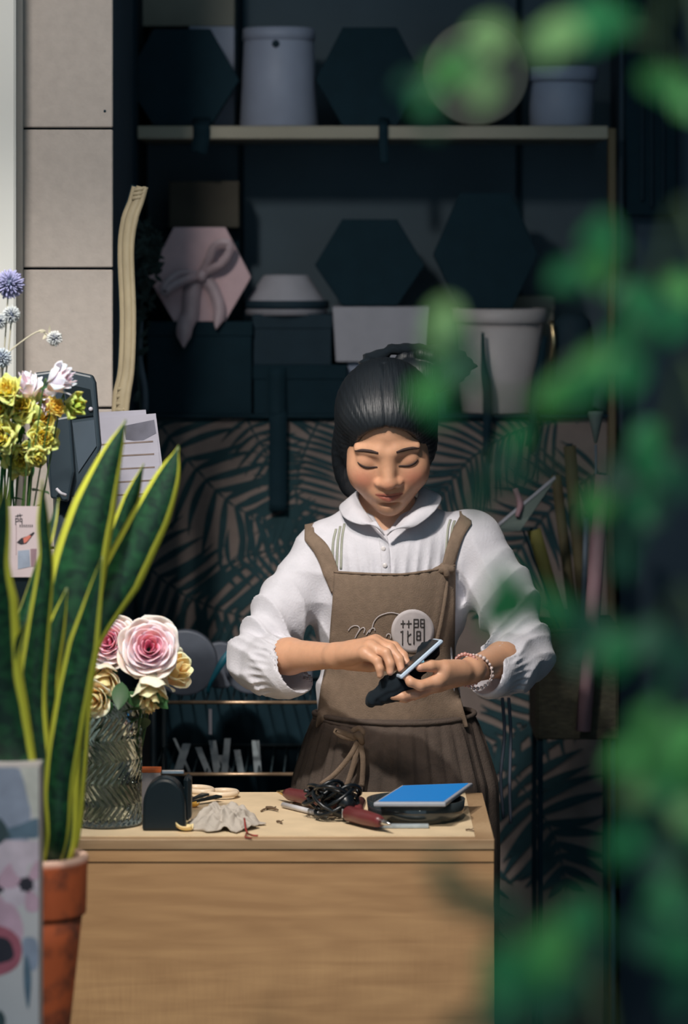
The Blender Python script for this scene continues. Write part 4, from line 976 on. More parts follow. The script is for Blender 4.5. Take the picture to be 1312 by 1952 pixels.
def terr():
    m = bpy.data.materials.new('weathered_terracotta'); m.use_nodes = True; nt = m.node_tree; N = nt.nodes; L = nt.links; b = N['Principled BSDF']; b.inputs['Roughness'].default_value = .75
    tc = N.new('ShaderNodeTexCoord')
    n1 = N.new('ShaderNodeTexNoise'); n1.inputs['Scale'].default_value = 22; n1.inputs['Detail'].default_value = 4; L.new(tc.outputs['Object'], n1.inputs['Vector'])
    cr = N.new('ShaderNodeValToRGB'); e = cr.color_ramp.elements; e[0].position = .36; e[0].color = (*srgb(112, 62, 46), 1); e[1].position = .56; e[1].color = (*srgb(198, 98, 56), 1)
    L.new(n1.outputs['Fac'], cr.inputs[0])
    # mineral bloom around the lip (a deposit of its own)
    at = N.new('ShaderNodeAttribute'); at.attribute_name = 'Col'
    mx = N.new('ShaderNodeMix'); mx.data_type = 'RGBA'; mx.inputs[7].default_value = (*srgb(226, 192, 176), 1); L.new(at.outputs['Fac'], mx.inputs[0]); L.new(cr.outputs[0], mx.inputs[6]); L.new(mx.outputs[2], b.inputs['Base Color'])
    return m
M['terra'] = terr()
hh = zrim - pz0
pw = lambda v: (v, v, v)
def pcol(r_, z, a):
    return pw(min(1, max(0, (z - (hh - .010)) / .006)) * .9) if z > hh - .012 else pw(0)
t = thing('terracotta_pot', 'weathered terracotta pot with pale crusted lip holding the snake plant', 'pot', pc)
mb = MB(); rt = pr * .90; rb_ = pr * .60
lathe(mb, pc, [(0, 0), (rb_ - .004, 0), (rb_, .004)] + [(rb_ + (rt - rb_) * u, .004 + (hh - .085) * u) for u in (.2, .4, .6, .8, 1)] , 72, colf=pcol); obj('pot_body', mb, M['terra'], t)
mb = MB(); zl = hh - .083
lathe(mb, pc, [(rt - .012, zl), (pr * .955, zl), (pr * .965, zl + .003), (pr * .985, hh - .02), (pr, hh - .011), (pr, hh - .003), (pr - .003, hh), (pr - .011, hh), (pr - .014, hh - .004), (pr - .016, hh - .04), (rt - .012, zl)], 72, colf=pcol); obj('rim', mb, M['terra'], t)
M['soil'] = mat('potting_soil', srgb(44, 34, 28), .95, .3, 60, .8, 120)
mb = MB(); lathe(mb, pc, [(0, hh - .030), (pr * .4, hh - .029), (pr - .017, hh - .032)], 40); obj('soil', mb, M['soil'], t)

def snakemat():
    m = bpy.data.materials.new('snake_plant_leaf'); m.use_nodes = True; nt = m.node_tree; N = nt.nodes; L = nt.links; b = N['Principled BSDF']; b.inputs['Roughness'].default_value = .42
    at = N.new('ShaderNodeAttribute'); at.attribute_name = 'UVc'; sx = N.new('ShaderNodeSeparateColor'); L.new(at.outputs['Color'], sx.inputs[0])
    tc = N.new('ShaderNodeTexCoord')
    cb = N.new('ShaderNodeCombineXYZ'); L.new(sx.outputs[0], cb.inputs[0]); L.new(sx.outputs[1], cb.inputs[1])
    mp = N.new('ShaderNodeMapping'); mp.inputs['Scale'].default_value = (2.2, 26, 1); L.new(cb.outputs[0], mp.inputs['Vector'])
    n1 = N.new('ShaderNodeTexNoise'); n1.inputs['Scale'].default_value = 1.6; n1.inputs['Detail'].default_value = 5; n1.inputs['Distortion'].default_value = .8; L.new(mp.outputs[0], n1.inputs['Vector'])
    cr = N.new('ShaderNodeValToRGB'); e = cr.color_ramp.elements; e[0].position = .38; e[0].color = (*srgb(8, 40, 28), 1); e[1].position = .72; e[1].color = (*srgb(28, 80, 46), 1); L.new(n1.outputs['Fac'], cr.inputs[0])
    def mt(op, x, y):
        n = N.new('ShaderNodeMath'); n.operation = op
        for i, v in enumerate((x, y)):
            if isinstance(v, (int, float)): n.inputs[i].default_value = v
            else: L.new(v, n.inputs[i])
        return n.outputs[0]
    n2 = N.new('ShaderNodeTexNoise'); n2.inputs['Scale'].default_value = 14; L.new(tc.outputs['Object'], n2.inputs['Vector'])
    ed = mt('ADD', mt('ABSOLUTE', mt('SUBTRACT', sx.outputs[0], .5), 0), mt('MULTIPLY', n2.outputs['Fac'], .05))
    mr = N.new('ShaderNodeMapRange'); mr.inputs['From Min'].default_value = .375; mr.inputs['From Max'].default_value = .405; L.new(ed, mr.inputs['Value'])
    mx = N.new('ShaderNodeMix'); mx.data_type = 'RGBA'; mx.inputs[7].default_value = (*srgb(204, 208, 74), 1); L.new(mr.outputs[0], mx.inputs[0]); L.new(cr.outputs[0], mx.inputs[6]); L.new(mx.outputs[2], b.inputs['Base Color'])
    return m
M['snake'] = snakemat()
SP = thing('snake_plant', 'variegated snake plant with yellow-edged upright leaves in the terracotta pot', 'plant', pc + [0, 0, hh - .03])
def sleaf(cent, widths, Y0, Y1, twist0=0, twist1=0, fold=.22, lab=None):
    """cent: picture polyline from root to tip; widths in picture units; Y0..Y1 depth; twist in degrees"""
    n = 46; c3 = []; m = len(cent) - 1
    for i, (x, y) in enumerate(cent):
        c3.append(P(x, y, Y0 + (Y1 - Y0) * i / m))
    # root inside the pot
    root = pc + [(c3[0][0] - pc[0]) * .55, (Y0 - YP) * .5, hh - .035]
    sp = spline([root] + c3, n); vs = []; uv = []; nw = 9
    wd = [widths[0] * .7] + list(widths)
    for i, p in enumerate(sp):
        u = i / (n - 1); w_ = float(np.interp(u * (len(wd) - 1), range(len(wd)), wd)) * p[1] / F
        if u > .93: w_ *= math.sqrt(max(0, (1 - u) / .07)) * .9 + .1 if u < 1 else .05
        tn = sp[min(i + 1, n - 1)] - sp[max(i - 1, 0)]; tn /= np.linalg.norm(tn)
        s_ = np.cross(tn, [0, 1, 0]); s_ /= np.linalg.norm(s_); nn = np.cross(s_, tn)
        a = R(twist0 + (twist1 - twist0) * u); s2 = s_ * math.cos(a) + nn * math.sin(a); n2 = -s_ * math.sin(a) + nn * math.cos(a)
        for j in range(nw):
            q_ = j / (nw - 1) * 2 - 1
            vs.append(p + s2 * q_ * w_ / 2 + n2 * (q_ * q_) * w_ * fold); uv.append(((q_ + 1) / 2, u))
    mb = MB(); mb.add(vs, grid_faces(n, nw)); mb.uv = uv
    o = obj('leaf', mb, M['snake'], SP, solid=.0028)
    if lab: o['label'] = lab
    return o
sleaf([(108, 1600), (104, 1450), (112, 1300), (135, 1150), (170, 1000), (205, 890), (240, 800)], [70, 88, 104, 112, 108, 84, 46, 4], 5.20, 5.26, 8, -6, lab='tallest broad leaf')
sleaf([(128, 1600), (138, 1470), (150, 1340), (170, 1220), (228, 1100), (285, 985), (318, 910), (341, 850)], [44, 50, 46, 46, 84, 74, 48, 3], 5.26, 5.30, 0, 10, lab='broad leaf leaning right')
sleaf([(118, 1600), (120, 1450), (145, 1300), (178, 1150), (216, 1050), (248, 960), (274, 884)], [40, 50, 50, 44, 40, 38, 30, 3], 5.34, 5.34, 15, -20)
sleaf([(85, 1600), (66, 1450), (60, 1330), (74, 1200), (88, 1080), (84, 1000), (80, 915)], [46, 60, 56, 50, 40, 26, 24, 3], 5.14, 5.10, 30, -40)
sleaf([(50, 1600), (18, 1450), (-14, 1300), (-22, 1180), (-18, 1090), (0, 1000), (12, 922)], [60, 90, 110, 112, 104, 60, 32, 3], 5.05, 4.95, -5, 12, lab='paler leaf cut by the left frame edge')
sleaf([(60, 1600), (24, 1480), (10, 1360), (30, 1230), (62, 1120), (96, 1010), (112, 950)], [50, 66, 60, 48, 40, 28, 16, 3], 5.22, 5.34, 20, 40)
sleaf([(110, 1600), (112, 1500), (128, 1380), (150, 1260), (172, 1160), (196, 1060)], [40, 52, 60, 62, 60, 34, 3], 5.13, 5.10, -20, 25)
sleaf([(48, 1600), (0, 1520), (-22, 1420), (-4, 1320), (26, 1240), (52, 1184)], [50, 70, 66, 60, 40, 22, 3], 5.10, 5.00, 10, 40)
sleaf([(86, 1600), (92, 1480), (80, 1380), (84, 1290), (104, 1210), (128, 1120)], [50, 70, 76, 70, 56, 34, 3], 5.16, 5.18, -10, 0)
sleaf([(30, 1600), (-10, 1440), (-50, 1280), (-70, 1120), (-80, 980)], [50, 80, 84, 76, 60, 3], 5.22, 5.25, 0, 10)

# printed paper bag at the front left
YG = 4.98; sg = YG / F
gx1 = P(74, 0, YG)[0]; gx0 = gx1 - .155; gz1 = zof(1462, YG); gz0 = pz0
t = thing('paper_bag', 'white paper carrier printed with pink anemones at the front left corner', 'bag', ((gx0 + gx1) / 2, YG + .03, gz0))
M['bagp'] = mat('bag_paper', srgb(208, 202, 204), .6, .05, 10)
cols = {'blue': srgb(150, 158, 178), 'pink': srgb(206, 168, 186), 'rose': srgb(176, 96, 112), 'dark': srgb(44, 40, 52), 'slate': srgb(96, 118, 136), 'deep': srgb(58, 76, 80), 'palep': srgb(214, 196, 208), 'cream': srgb(206, 204, 196)}
for k in cols: M['b' + k] = mat('print_' + k, cols[k], .6, .14, 40)
keys = list(cols)
mb = MB(); box(mb, ((gx0 + gx1) / 2, YG + .035, (gz0 + gz1) / 2), (gx1 - gx0, .07, gz1 - gz0))
lay = [0]
def blob(pts, key, sm=True):
    lay[0] += 1; n = len(pts)
    if sm:
        pp = []
        for i in range(n):
            a, b_, c_, d = [np.array(pts[(i + k) % n], float) for k in (-1, 0, 1, 2)]
            for u in (0, .25, .5, .75): pp.append(.5 * (2 * b_ + (c_ - a) * u + (2 * a - 5 * b_ + 4 * c_ - d) * u * u + (3 * b_ - a - 3 * c_ + d) * u ** 3))
    else: pp = pts
    Y = YG - .0001 - lay[0] * .00002; xm = P(-70, 0, YG)[0]
    pp = [(min(73.5, x), min(1975, max(1463, y))) for x, y in pp]
    prism(mb, [P(x, y, Y) for x, y in pp], (0, -.00002, 0), 1 + keys.index(key))
blob([(-60, 1463), (30, 1463), (50, 1500), (58, 1560), (40, 1620), (-60, 1600)], 'blue')
blob([(40, 1463), (73, 1463), (73, 1560), (58, 1540), (46, 1490)], 'cream')
blob([(30, 1575), (73, 1560), (73, 1596), (20, 1600), (-60, 1640), (-60, 1600)], 'slate')
blob([(-60, 1610), (73, 1605), (73, 1640), (-60, 1680)], 'palep')
def anem(cx, cy, r_, n, ph, k1='pink', k2='dark', kk=.24):
    for i in range(n):
        a = ph + 2 * math.pi * i / n; p = []
        for (rr, da) in ((.15, 0), (.6, -.45), (1, -.25), (1.05, .1), (.9, .35), (.5, .4)): p.append((cx + r_ * rr * math.cos(a + da), cy + r_ * rr * math.sin(a + da)))
        blob(p, k1 if i % 2 else 'palep')
    blob([(cx + r_ * kk * (1 + .35 * (i % 2)) * math.cos(i * .45), cy + r_ * kk * (1 + .35 * (i % 2)) * math.sin(i * .45)) for i in range(14)], k2, False)
anem(-10, 1690, 62, 6, .4); anem(50, 1686, 52, 6, .2)
blob([(-60, 1750), (10, 1720), (40, 1750), (34, 1800), (-60, 1830)], 'pink')
blob([(-60, 1770), (0, 1765), (34, 1785), (42, 1815), (30, 1845), (-10, 1862), (-60, 1860)], 'rose')
blob([(-60, 1792), (4, 1786), (24, 1806), (18, 1832), (-60, 1840)], 'dark')
blob([(44, 1790), (70, 1792), (72, 1840), (58, 1850), (46, 1830)], 'blue')
blob([(46, 1826), (55, 1830), (60, 1870), (54, 1924), (46, 1880)], 'slate')
blob([(-4, 1560), (6, 1566), (14, 1580), (10, 1600), (-10, 1612), (-20, 1590)], 'deep')
for k in range(6): blob([(0 + 3 * k, 1590), (6 + 3 * k, 1572 + 4 * k), (5 + 3 * k, 1598)], 'deep', False)
blob([(-4, 1926), (10, 1940), (6, 1970), (-10, 1970)], 'deep')
obj('bag_body', mb, [M['bagp']] + [M['b' + k] for k in keys], t)
M['rope'] = mat('white_cord', srgb(200, 200, 196), .7, .1)
mb = MB(); xm = (gx0 + gx1) / 2 - .02; tube(mb, [(xm - .03, YG + .07, gz1 - .005), (xm - .02, YG + .09, gz1 - .08), (xm + .0, YG + .095, gz1 - .10), (xm + .02, YG + .09, gz1 - .08), (xm + .03, YG + .07, gz1 - .005)], .002, 8, n=16); obj('handle', mb, M['rope'], t)
# ------------------------------------------------------------------ the person: distance-field modelling
class Field:
    def __init__(s, xs, ys, zs):
        s.x, s.y, s.z = [np.asarray(a, np.float32) for a in (xs, ys, zs)]
        s.d = np.full((len(s.x), len(s.y), len(s.z)), .05, np.float32)
    def block(s, lo, hi):
        r_ = []
        for a, l, h in zip((s.x, s.y, s.z), lo, hi):
            i0 = max(0, int(np.searchsorted(a, l)) - 1); i1 = min(len(a), int(np.searchsorted(a, h)) + 1); r_.append((i0, max(i1, i0 + 1)))
        sl = tuple(slice(*q) for q in r_)
        X, Y, Z = np.meshgrid(s.x[sl[0]], s.y[sl[1]], s.z[sl[2]], indexing='ij'); return sl, X, Y, Z
    def smin(s, sl, d, k):
        a = s.d[sl]
        if k <= 0: s.d[sl] = np.minimum(a, d); return
        h = np.clip(.5 + .5 * (a - d) / k, 0, 1); s.d[sl] = a + (d - a) * h - k * h * (1 - h)
    def smax(s, sl, d, k):
        a = s.d[sl]; h = np.clip(.5 - .5 * (a - d) / max(k, 1e-6), 0, 1); s.d[sl] = a + (d - a) * h + k * h * (1 - h)
    def op(s, lo, hi, fn, k, sub=False):
        sl, X, Y, Z = s.block(lo, hi); d = fn(X, Y, Z)
        if sub: s.smax(sl, -d, k)
        else: s.smin(sl, d, k)
    def cone(s, a, b, r1, r2, k=.01, sub=False, sc=(1, 1, 1)):
        """capsule with two radii, optionally squeezed along the world axes"""
        sc = np.array(sc, float); a = np.array(a, float); b = np.array(b, float); m = max(r1, r2) * 1.0 + k + .006
        lo = np.minimum(a, b) - m * sc; hi = np.maximum(a, b) + m * sc; A = a / sc; B = b / sc; ba = B - A; l2 = max(1e-9, float(ba @ ba)); ms = float(sc.min())
        def fn(X, Y, Z):
            px, py, pz = X / sc[0] - A[0], Y / sc[1] - A[1], Z / sc[2] - A[2]
            h = np.clip((px * ba[0] + py * ba[1] + pz * ba[2]) / l2, 0, 1)
            return (np.sqrt((px - ba[0] * h) ** 2 + (py - ba[1] * h) ** 2 + (pz - ba[2] * h) ** 2) - (r1 + (r2 - r1) * h)) * ms
        s.op(lo, hi, fn, k, sub)
    def ell(s, c, r, k=.01, sub=False, Rm=None):
        c = np.array(c, float); r = np.array(r, float); m = float(r.max()) + k + .006
        def fn(X, Y, Z):
            p = [X - c[0], Y - c[1], Z - c[2]]
            if Rm is not None: p = [sum(Rm[j][i] * p[j] for j in range(3)) for i in range(3)]
            k0 = np.sqrt(sum((p[i] / r[i]) ** 2 for i in range(3))) + 1e-9; k1 = np.sqrt(sum((p[i] / r[i] ** 2) ** 2 for i in range(3))) + 1e-9
            return k0 * (k0 - 1) / k1
        s.op(c - m, c + m, fn, k, sub)
    def mesh(s):
        d = s.d; ins = d < 0; nx, ny, nz = d.shape
        sm = np.zeros((nx - 1, ny - 1, nz - 1), np.uint8)
        for i in (0, 1):
            for j in (0, 1):
                for k in (0, 1): sm += ins[i:nx - 1 + i, j:ny - 1 + j, k:nz - 1 + k]
        act = np.argwhere((sm > 0) & (sm < 8)); idx = np.full(sm.shape, -1, np.int32); idx[tuple(act.T)] = np.arange(len(act))
        acc = np.zeros((len(act), 3)); cnt = np.zeros(len(act)); ax, ay, az = act.T
        co = (s.x, s.y, s.z)
        cr = [(i, j, k) for i in (0, 1) for j in (0, 1) for k in (0, 1)]
        val = {c: d[ax + c[0], ay + c[1], az + c[2]] for c in cr}
        for c in cr:
            for dm in range(3):
                if c[dm] == 0:
                    e = list(c); e[dm] = 1; e = tuple(e); a = val[c]; b_ = val[e]; cross = (a < 0) != (b_ < 0)
                    t_ = np.where(cross, a / np.where(cross, a - b_, 1), 0)
                    pos = []
                    for q, arr, base in zip(range(3), co, (ax, ay, az)):
                        p0 = arr[base + c[q]]; p1 = arr[base + e[q]]; pos.append(p0 + (p1 - p0) * t_)
                    acc += np.stack(pos, 1) * cross[:, None]; cnt += cross
        V = acc / cnt[:, None]; Q_ = []
        for dm in range(3):
            sl0 = [slice(None)] * 3; sl1 = [slice(None)] * 3; sl0[dm] = slice(0, -1); sl1[dm] = slice(1, None)
            a = ins[tuple(sl0)]; b_ = ins[tuple(sl1)]; u, v = (dm + 1) % 3, (dm + 2) % 3
            e = np.argwhere(a != b_); ok = (e[:, u] > 0) & (e[:, v] > 0) & (e[:, u] < d.shape[u] - 1) & (e[:, v] < d.shape[v] - 1); e = e[ok]
            fl = a[tuple(e.T)]; qs = []
            for du, dv in ((-1, -1), (0, -1), (0, 0), (-1, 0)):
                g = e.copy(); g[:, u] += du; g[:, v] += dv; qs.append(idx[tuple(g.T)])
            q_ = np.stack(qs, 1); q_[~fl] = q_[~fl][:, ::-1]; Q_.append(q_)
        return V, np.concatenate(Q_)
def sdf_obj(name, V, Fq, mats, parent, col=None):
    org = ORG[parent.name]; me = mesh_np(name, V - org, Fq, mats, col); o = bpy.data.objects.new(name, me); C.objects.link(o); o.parent = parent; ORG[o.name] = org; return o

YB_ = 6.44                                       # torso distance
J = dict(S1=P(618, 1050, 6.45), E1=P(482, 1252, 6.37), W1=P(640, 1250, 6.195), S2=P(902, 1032, 6.45), E2=P(1003, 1243, 6.38), W2=P(900, 1277, 6.175))
XC = 0.078
PERSON = thing('person', 'woman in white blouse and brown apron looking down at a phone behind the desk', 'person', (XC, 6.46, 0))

# ---- head frame
HO = P(738, 848, 6.385); HO[2] = 1.378; th = R(27); ro = R(-2.5)
Rh = np.array(Matrix.Rotation(R(-1), 3, 'Z') @ Matrix.Rotation(ro, 3, 'Y') @ Matrix.Rotation(th, 3, 'X')); HS = 1.04
def Hp(x, y, z): return HO + Rh @ (np.array([x, y, z]) * HS)

lin = lambda a, b, h: np.linspace(a, b, int(round((b - a) / h)) + 1)
def pw_(segs):
    out = [segs[0][0]]
    for a, b, h in segs: out += list(lin(a, b, h)[1:])
    return np.array(out)
fx = lin(-.20, .345, .0021); fy = lin(6.06, 6.60, .0021); fz = pw_([(-.01, .90, .009), (.90, 1.06, .0022), (1.06, 1.20, .0022), (1.20, 1.51, .0016)])
B = Field(fx, fy, fz)
# hidden lower body, simple but continuous: legs, hips, chest
hipY = 6.47
for sx in (-1, 1):
    hx = XC + sx * .075
    B.cone((hx, hipY, .72), (hx, hipY, .42), .072, .050, .03); B.cone((hx, hipY, .42), (hx, hipY + .01, .26), .048, .045, .02); B.cone((hx, hipY + .01, .26), (hx, hipY + .02, .07), .045, .030, .02)
    B.cone((hx, hipY + .02, .03), (hx, hipY - .12, .022), .030, .024, .02)
B.ell((XC, hipY, .76), (.14, .095, .12), .03); B.ell((XC, 6.46, .93), (.105, .075, .14), .04); B.ell((XC, 6.455, 1.10), (.125, .085, .14), .04)
NB = np.array([P(736, 1010, 6.44)[0], 6.455, 1.205])
B.cone(NB + [-.075, 0, -.005], NB + [.075, 0, -.005], .038, .038, .03); B.cone(NB + [0, 0, -.01], NB + [0, -.006, .02], .06, .047, .03)
B.cone(NB + [0, .0, .0], Hp(0, .03, -.05), .050, .047, .02)
B.ell(NB + [0, -.026, -.035], (.06, .040, .040), .03)
for s, e, w_ in (('S1', 'E1', 'W1'), ('S2', 'E2', 'W2')):
    S_, E_, W_ = J[s], J[e], J[w_]; S_ = S_ + [0.02 if s == 'S1' else -.02, 0, -.01]
    B.cone(S_, E_, .036, .031, .025); B.cone(E_, E_ * .55 + W_ * .45, .031, .030, .012); B.cone(E_ * .55 + W_ * .45, W_, .0295, .0205, .012)
# right hand (picture left)
def fingers(chains, k=.0035):
    for pts, rr in chains:
        for i in range(len(pts) - 1): B.cone(P(*pts[i]), P(*pts[i + 1]), rr[i], rr[i + 1], k if i else .008)
w1 = (640, 1250, 6.195)
for (m, r_) in (((716, 1224, 6.172), .0125), ((712, 1226, 6.150), .013), ((706, 1234, 6.132), .012), ((697, 1246, 6.117), .0115)):
    B.cone(P(*w1), P(*m), .018, r_, .008)
B.cone(P(668, 1246, 6.17), P(700, 1240, 6.15), .018, .016, .01)
B.cone(P(655, 1256, 6.20), P(690, 1262, 6.185), .015, .013, .01)
fingers([(((716, 1224, 6.172), (752, 1233, 6.158), (769, 1250, 6.145), (776, 1264, 6.136)), (.0105, .0088, .0078, .0064)),
         (((712, 1226, 6.150), (744, 1236, 6.137), (761, 1257, 6.125), (765, 1276, 6.118)), (.0110, .0092, .0080, .0066)),
         (((706, 1234, 6.132), (736, 1245, 6.115), (744, 1265, 6.108), (744, 1281, 6.106)), (.0105, .0088, .0076, .0063)),
         (((697, 1246, 6.117), (719, 1260, 6.101), (724, 1274, 6.097), (725, 1287, 6.097)), (.0095, .0078, .0068, .0057)),
         (((668, 1262, 6.195), (705, 1268, 6.185), (737, 1268, 6.168), (756, 1270, 6.155)), (.0135, .0112, .0095, .0075))])
# left hand (picture right), palm up
w2 = (900, 1277, 6.175)
for (m, r_) in (((834, 1298, 6.112), .012), ((830, 1304, 6.132), .012), ((832, 1306, 6.150), .0115), ((838, 1306, 6.166), .011)):
    B.cone(P(*w2), P(*m), .019, r_, .008)
B.cone(P(880, 1280, 6.15), P(848, 1278, 6.12), .018, .015, .01)
fingers([(((834, 1298, 6.112), (802, 1307, 6.094), (783, 1300, 6.090), (775, 1290, 6.096)), (.0105, .0086, .0078, .0066)),
         (((830, 1304, 6.132), (794, 1320, 6.118), (768, 1327, 6.112), (749, 1327, 6.112)), (.0108, .0088, .0078, .0064)),
         (((832, 1306, 6.150), (797, 1322, 6.142), (773, 1331, 6.138), (755, 1331, 6.136)), (.0102, .0084, .0074, .0061)),
         (((838, 1306, 6.166), (808, 1320, 6.164), (789, 1327, 6.160), (774, 1328, 6.158)), (.0094, .0076, .0067, .0056)),
         (((872, 1276, 6.145), (846, 1271, 6.122), (821, 1269, 6.106), (801, 1272, 6.098)), (.0155, .0120, .0098, .0078))])
# head
def he(c, r, k=.01, sub=False): B.ell(Hp(*c), np.array(r) * HS, k, sub, Rm=Rh)
def hc(a, b, r1, r2, k=.008, sub=False): B.cone(Hp(*a), Hp(*b), r1 * HS, r2 * HS, k, sub)
he((0, .012, .030), (.0715, .092, .084), .01)
he((0, -.016, -.030), (.0670, .068, .070), .025)
he((0, -.040, -.066), (.046, .042, .042), .025)
he((0, -.064, -.092), (.018, .018, .016), .025)
for s in (-1, 1):
    he((s * .040, -.050, -.032), (.027, .030, .032), .020)
    he((s * .050, -.010, -.058), (.016, .03, .022), .02)
    hc((s * .014, -.0765, .018), (s * .048, -.064, .017), .008, .006, .016)
    he((s * .0325, -.0960, -.003), (.018, .014, .010), .012, True)
    he((s * .0330, -.0655, -.0040), (.0175, .0150, .0140), .005)
    he((s * .0155, -.0845, -.0375), (.0080, .0095, .0070), .006)
    he((s * .0735, .006, -.008), (.008, .017, .029), .006)
hc((0, -.0760, .008), (0, -.0920, -.0280), .0095, .0105, .014)
he((0, -.0950, -.0350), (.0120, .0095, .0085), .007)
for s in (-1, 1): he((s * .0078, -.0925, -.0450), (.0042, .0050, .0028), .003, True)
he((0, -.076, -.060), (.028, .014, .018), .014)
for s in (-1, 1):
    hc((s * .0225, -.0800, -.0600), (s * .0045, -.0885, -.0572), .0020, .0042, .004)
    hc((s * .0180, -.0815, -.0625), (0, -.0868, -.0668), .0028, .0056, .004)
hc((-.020, -.0905, -.0608), (.020, -.0905, -.0608), .0012, .0012, .002, True)
he((0, -.0830, -.0790), (.016, .005, .004), .006, True)
V, Fq = B.mesh(); del B
# natural skin colouring by place: cheeks, lips, lids, nails; lip groove painted with shade
loc = ((V - HO) @ Rh) / HS
skin = np.array(srgb(206, 156, 124)); col = np.tile(skin, (len(V), 1))
def tint(mask, c):
    global col; m = np.clip(mask, 0, 1)[:, None]; col = col * (1 - m) + np.array(c) * m
def g(c, r): return np.exp(-sum(((loc[:, i] - c[i]) / r[i]) ** 2 for i in range(3)))
for s in (-1, 1): tint(.55 * g((s * .042, -.075, -.034), (.020, .04, .018)), srgb(206, 120, 100)); tint(.35 * g((s * .0325, -.082, .004), (.018, .02, .007)), srgb(150, 96, 76))
tint(.35 * g((0, -.104, -.036), (.012, .02, .010)), srgb(200, 118, 96))
ax0 = np.abs(loc[:, 0]); zc = -.0608 + 3.5 * ax0 ** 2       # corners of the mouth lift slightly
up = zc + .0062 * np.sqrt(np.clip(1 - (ax0 / .0235) ** 2, 0, 1)) - .0012 * np.exp(-(ax0 / .003) ** 2); lo_ = zc - .0100 * np.clip(1 - (ax0 / .0225) ** 2, 0, 1)
front = loc[:, 1] < -.070
sstep = lambda x, w_: np.clip(.5 + x / w_, 0, 1)
tint(.75 * front * (ax0 < .0235) * sstep(up - loc[:, 2], .002) * sstep(loc[:, 2] - lo_, .003), srgb(172, 84, 76))
tint(.75 * np.exp(-((loc[:, 2] - zc) / .0011) ** 2) * (ax0 < .0235) * front, srgb(96, 40, 38))
for p in ((776, 1266, 6.132), (765, 1278, 6.112), (744, 1284, 6.100), (775, 1288, 6.090), (799, 1272, 6.092)):
    tint(.5 * np.exp(-(((V - P(*p)) ** 2).sum(1)) / .005 ** 2), srgb(226, 170, 156))
tint((V[:, 2] < .075) * 1.0, srgb(60, 50, 46))
M['skin'] = mat('skin', (1, 1, 1), .48, .04, 90, .12, 700, vc=True, sss=.12)
BODY = sdf_obj('body', V, Fq, [M['skin']], PERSON, col)
bvh_body = BVHTree.FromPolygons([tuple(v) for v in V], [tuple(q) for q in Fq])

# eyebrows and lashes follow the face
M['hair'] = mat('black_hair', (.0065, .010, .014), .50, .25, 30, .6, 7, spec=.5, stretch=(60, 5, 5))
def onface(x, z, off=.0006):
    o_ = Vector(Hp(x, -.16, z)); d = Vector(Rh @ np.array([0, 1, 0])); h = bvh_body.ray_cast(o_, d)
    return np.array(h[0]) - np.array(d) * off
def facestrip(pts, wds, nm, m, off=.0006, solid=.0008):
    sp = spline([(x, z, 0) for x, z in pts], 16); mb = MB(); vs = []
    for i, p in enumerate(sp):
        t_ = sp[min(i + 1, 15)] - sp[max(i - 1, 0)]; n_ = np.array([-t_[1], t_[0]]); n_ /= np.linalg.norm(n_); w_ = float(np.interp(i / 15, np.linspace(0, 1, len(wds)), wds)) / 2
        for k in (-1, 0, 1): vs.append(onface(p[0] + n_[0] * w_ * k, p[1] + n_[1] * w_ * k, off + (.0003 if k == 0 else 0)))
    mb.add(vs, grid_faces(16, 3)); return obj(nm, mb, m, PERSON, solid=solid)
M['brow'] = mat('dark_brow', srgb(58, 42, 38), .8, .2, 200)
for s in (-1, 1):
    facestrip([(s * .0150, .0205), (s * .027, .0215), (s * .042, .0200), (s * .056, .0150)], [.0030, .0052, .0046, .0012], 'eyebrow', M['brow'])
    facestrip([(s * .0175, -.0085), (s * .026, -.0098), (s * .036, -.0095), (s * .0455, -.0062), (s * .050, -.0035)], [.0016, .0034, .0042, .0036, .0012], 'eyelashes', M['brow'], .0010)

# ---- hair
HB = Field(lin(-.06, .23, .0024), lin(6.22, 6.56, .0024), lin(1.20, 1.56, .0024))
def hhe(c, r, k=.01, sub=False): HB.ell(Hp(*c), np.array(r) * HS, k, sub, Rm=Rh)
hhe((0, .022, .036), (.0865, .098, .090), .01)
hhe((0, -.022, .060), (.074, .062, .050), .02)
for s in (-1, 1): hhe((s * .062, .02, -.010), (.022, .045, .052), .015)
hhe((-.060, .055, -.065), (.036, .035, .085), .02); hhe((.050, .055, -.040), (.034, .03, .06), .02)
hhe((0, .07, -.02), (.06, .04, .08), .02)
hhe((0, -.098, -.002), (.0635, .068, .068), .008, True)
hhe((0, -.120, .036), (.030, .050, .032), .010, True)
hhe((0, -.06, -.078), (.062, .075, .07), .006, True)
X, Y, Z = np.meshgrid(HB.x, HB.y, HB.z, indexing='ij')
q = [(X - HO[0]), (Y - HO[1]), (Z - HO[2])]; q = [sum(Rh[j][i] * q[j] for j in range(3)) / HS for i in range(3)]
angp = np.arctan2(q[0], q[2] - .02)                      # strands run back from the brow
part = np.exp(-(q[0] / .003) ** 2) * (q[1] < .03) * (q[2] > .05)
HB.d += (.00035 * np.sin(angp * 47 + 3 * np.sin(q[1] * 30)) + .00025 * np.sin(angp * 83 + 20 * q[1]) + .0022 * part).astype(np.float32)
V, Fq = HB.mesh(); HAIR = sdf_obj('hair', V, Fq, [M['hair']], PERSON)
